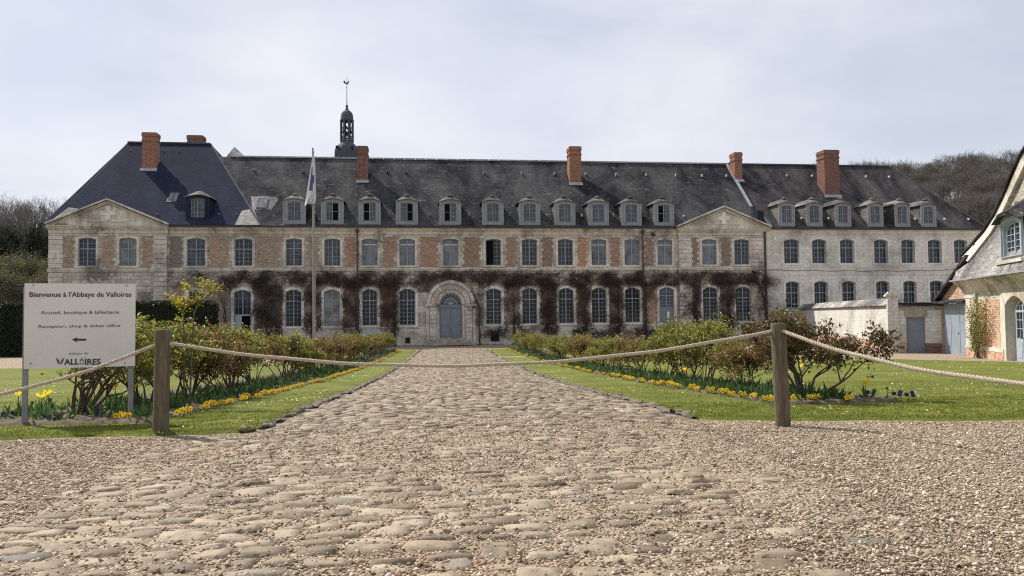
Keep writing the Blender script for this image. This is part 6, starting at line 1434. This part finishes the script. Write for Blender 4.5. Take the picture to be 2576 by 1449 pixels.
for row, (Yr, dz) in enumerate(((172, 0), (158, -14), (145, -34), (132, -62), (120, -95))):
    px_ = 2140+row*30
    while px_ < 2760:
        x = PX(px_, 400, Yr+rnd.uniform(-3, 3)); Y_ = Yr+rnd.uniform(-5, 5); zt = PZ(px_, skyy(px_)-dz+rnd.uniform(-3, 10), Y_); g0 = float(gh(x, Y_)); k = rnd.choice([0, 1, 2, 0, 1]) if row < 2 else rnd.choice([0, 1, 2, 3, 0])
        Hh = zt-g0; H0 = (15, 14, 16, 14.5)[k]
        if Hh > 4: put_tree(k, x, Y_, min(1.5, Hh/H0), lab_w, WG)
        px_ += rnd.uniform(42, 62)
for px_, py_, Y_ in ((2030, 411, 190), (2160, 407, 185), (2195, 406, 188), (2235, 405, 186), (2268, 404, 184)):
    x = PX(px_, py_, Y_); g0 = float(gh(x, Y_)); put_tree(1, x, Y_, (PZ(px_, py_, Y_)-g0)/14, lab_w, WG)
LG = 'trees beyond the hedge on the left'
for i, (px_, top, Y_, k, lab) in enumerate(((-15, 505, 112, 4, 'bare tree at the left edge of the picture'), (12, 497, 118, 4, 'bare fine-twigged tree just right of the left edge'), (95, 505, 112, 4, 'tall bare tree left of the abbey, with grey twigs'), (128, 489, 120, 4, 'tallest bare tree beside the left gable of the abbey'), (158, 492, 124, 4, 'bare tree partly behind the left gable of the abbey'), (185, 500, 128, 4, 'bare tree top just showing over the left roof slope'), (66, 575, 125, 2, 'smaller bare tree in the gap between the dark ivy trees'), (-60, 500, 115, 0, 'bare tree half outside the left edge'))):
    x = PX(px_, top, Y_); g0 = float(gh(x, Y_)); put_tree(k, x, Y_, (PZ(px_, top, Y_)-g0)/(15, 14, 16, 14.5, 16)[k], lab, LG, .8)
iv = bare_tree('ivy_tree', 61, 12, 'dark ivy-clad tree rising left of the abbey gable', ivy=9000, lsz=.5, levels=4, ntw=5)
def place_iv(o_, px_, top, Y_, H0):
    x = PX(px_, top, Y_); z = float(gh(x, Y_)); s = (PZ(px_, top, Y_)-z)/H0; o_.location = (x, Y_, z-.2); o_.scale = (s*.5, s*.5, s); return (x, Y_, z-.2), (s*.5, s*.5, s)
place_iv(iv, 38, 556, 104, 12); iv['group'] = LG
for px_, top, lab in ((98, 545, 'second dark ivy-clad tree, against the left gable of the abbey'), (2, 575, 'third dark ivy-clad tree, at the left edge'), (-40, 540, 'dark ivy tree mostly outside the left edge')):
    loc, s = place_iv(iv, px_, top, 102+rnd.uniform(-3, 6), 12); copy_thing(iv, 'ivy_tree', loc, rnd.uniform(0, 6), s, lab, LG)
place_iv(iv, 38, 556, 104, 12)
ws = bare_tree('willow_sapling', 71, 7, 'x', mats=('bark_tree', 'twig_grey'), ivy=7500, leafm='leaf_willow', lsz=.11, levels=4, trunkf=.2, spread=.35, ntw=10, rt=.09, twr=.016)
for i, px_ in enumerate((-40, -5, 22, 48, 76, 104, 132, 160, 8, 60, 118)):
    Y_ = 84+rnd.uniform(-3, 3) if i < 8 else 78; top = 648+rnd.uniform(-10, 22)+(30 if i > 7 else 0); x = PX(px_, top, Y_); z = float(gh(x, Y_)); s = (PZ(px_, top, Y_)-z)/7; lab = 'yellow-green spring sapling in the thicket above the hedge'
    if i == 0: ws.location = (x, Y_, z); ws.scale = (s*.8, s*.8, s); ws['label'] = lab; ws['group'] = 'saplings of the thicket above the hedge'; ws['category'] = 'sapling'
    else: copy_thing(ws, 'willow_sapling', (x, Y_, z), rnd.uniform(0, 6), (s*.8, s*.8, s), lab, 'saplings of the thicket above the hedge')
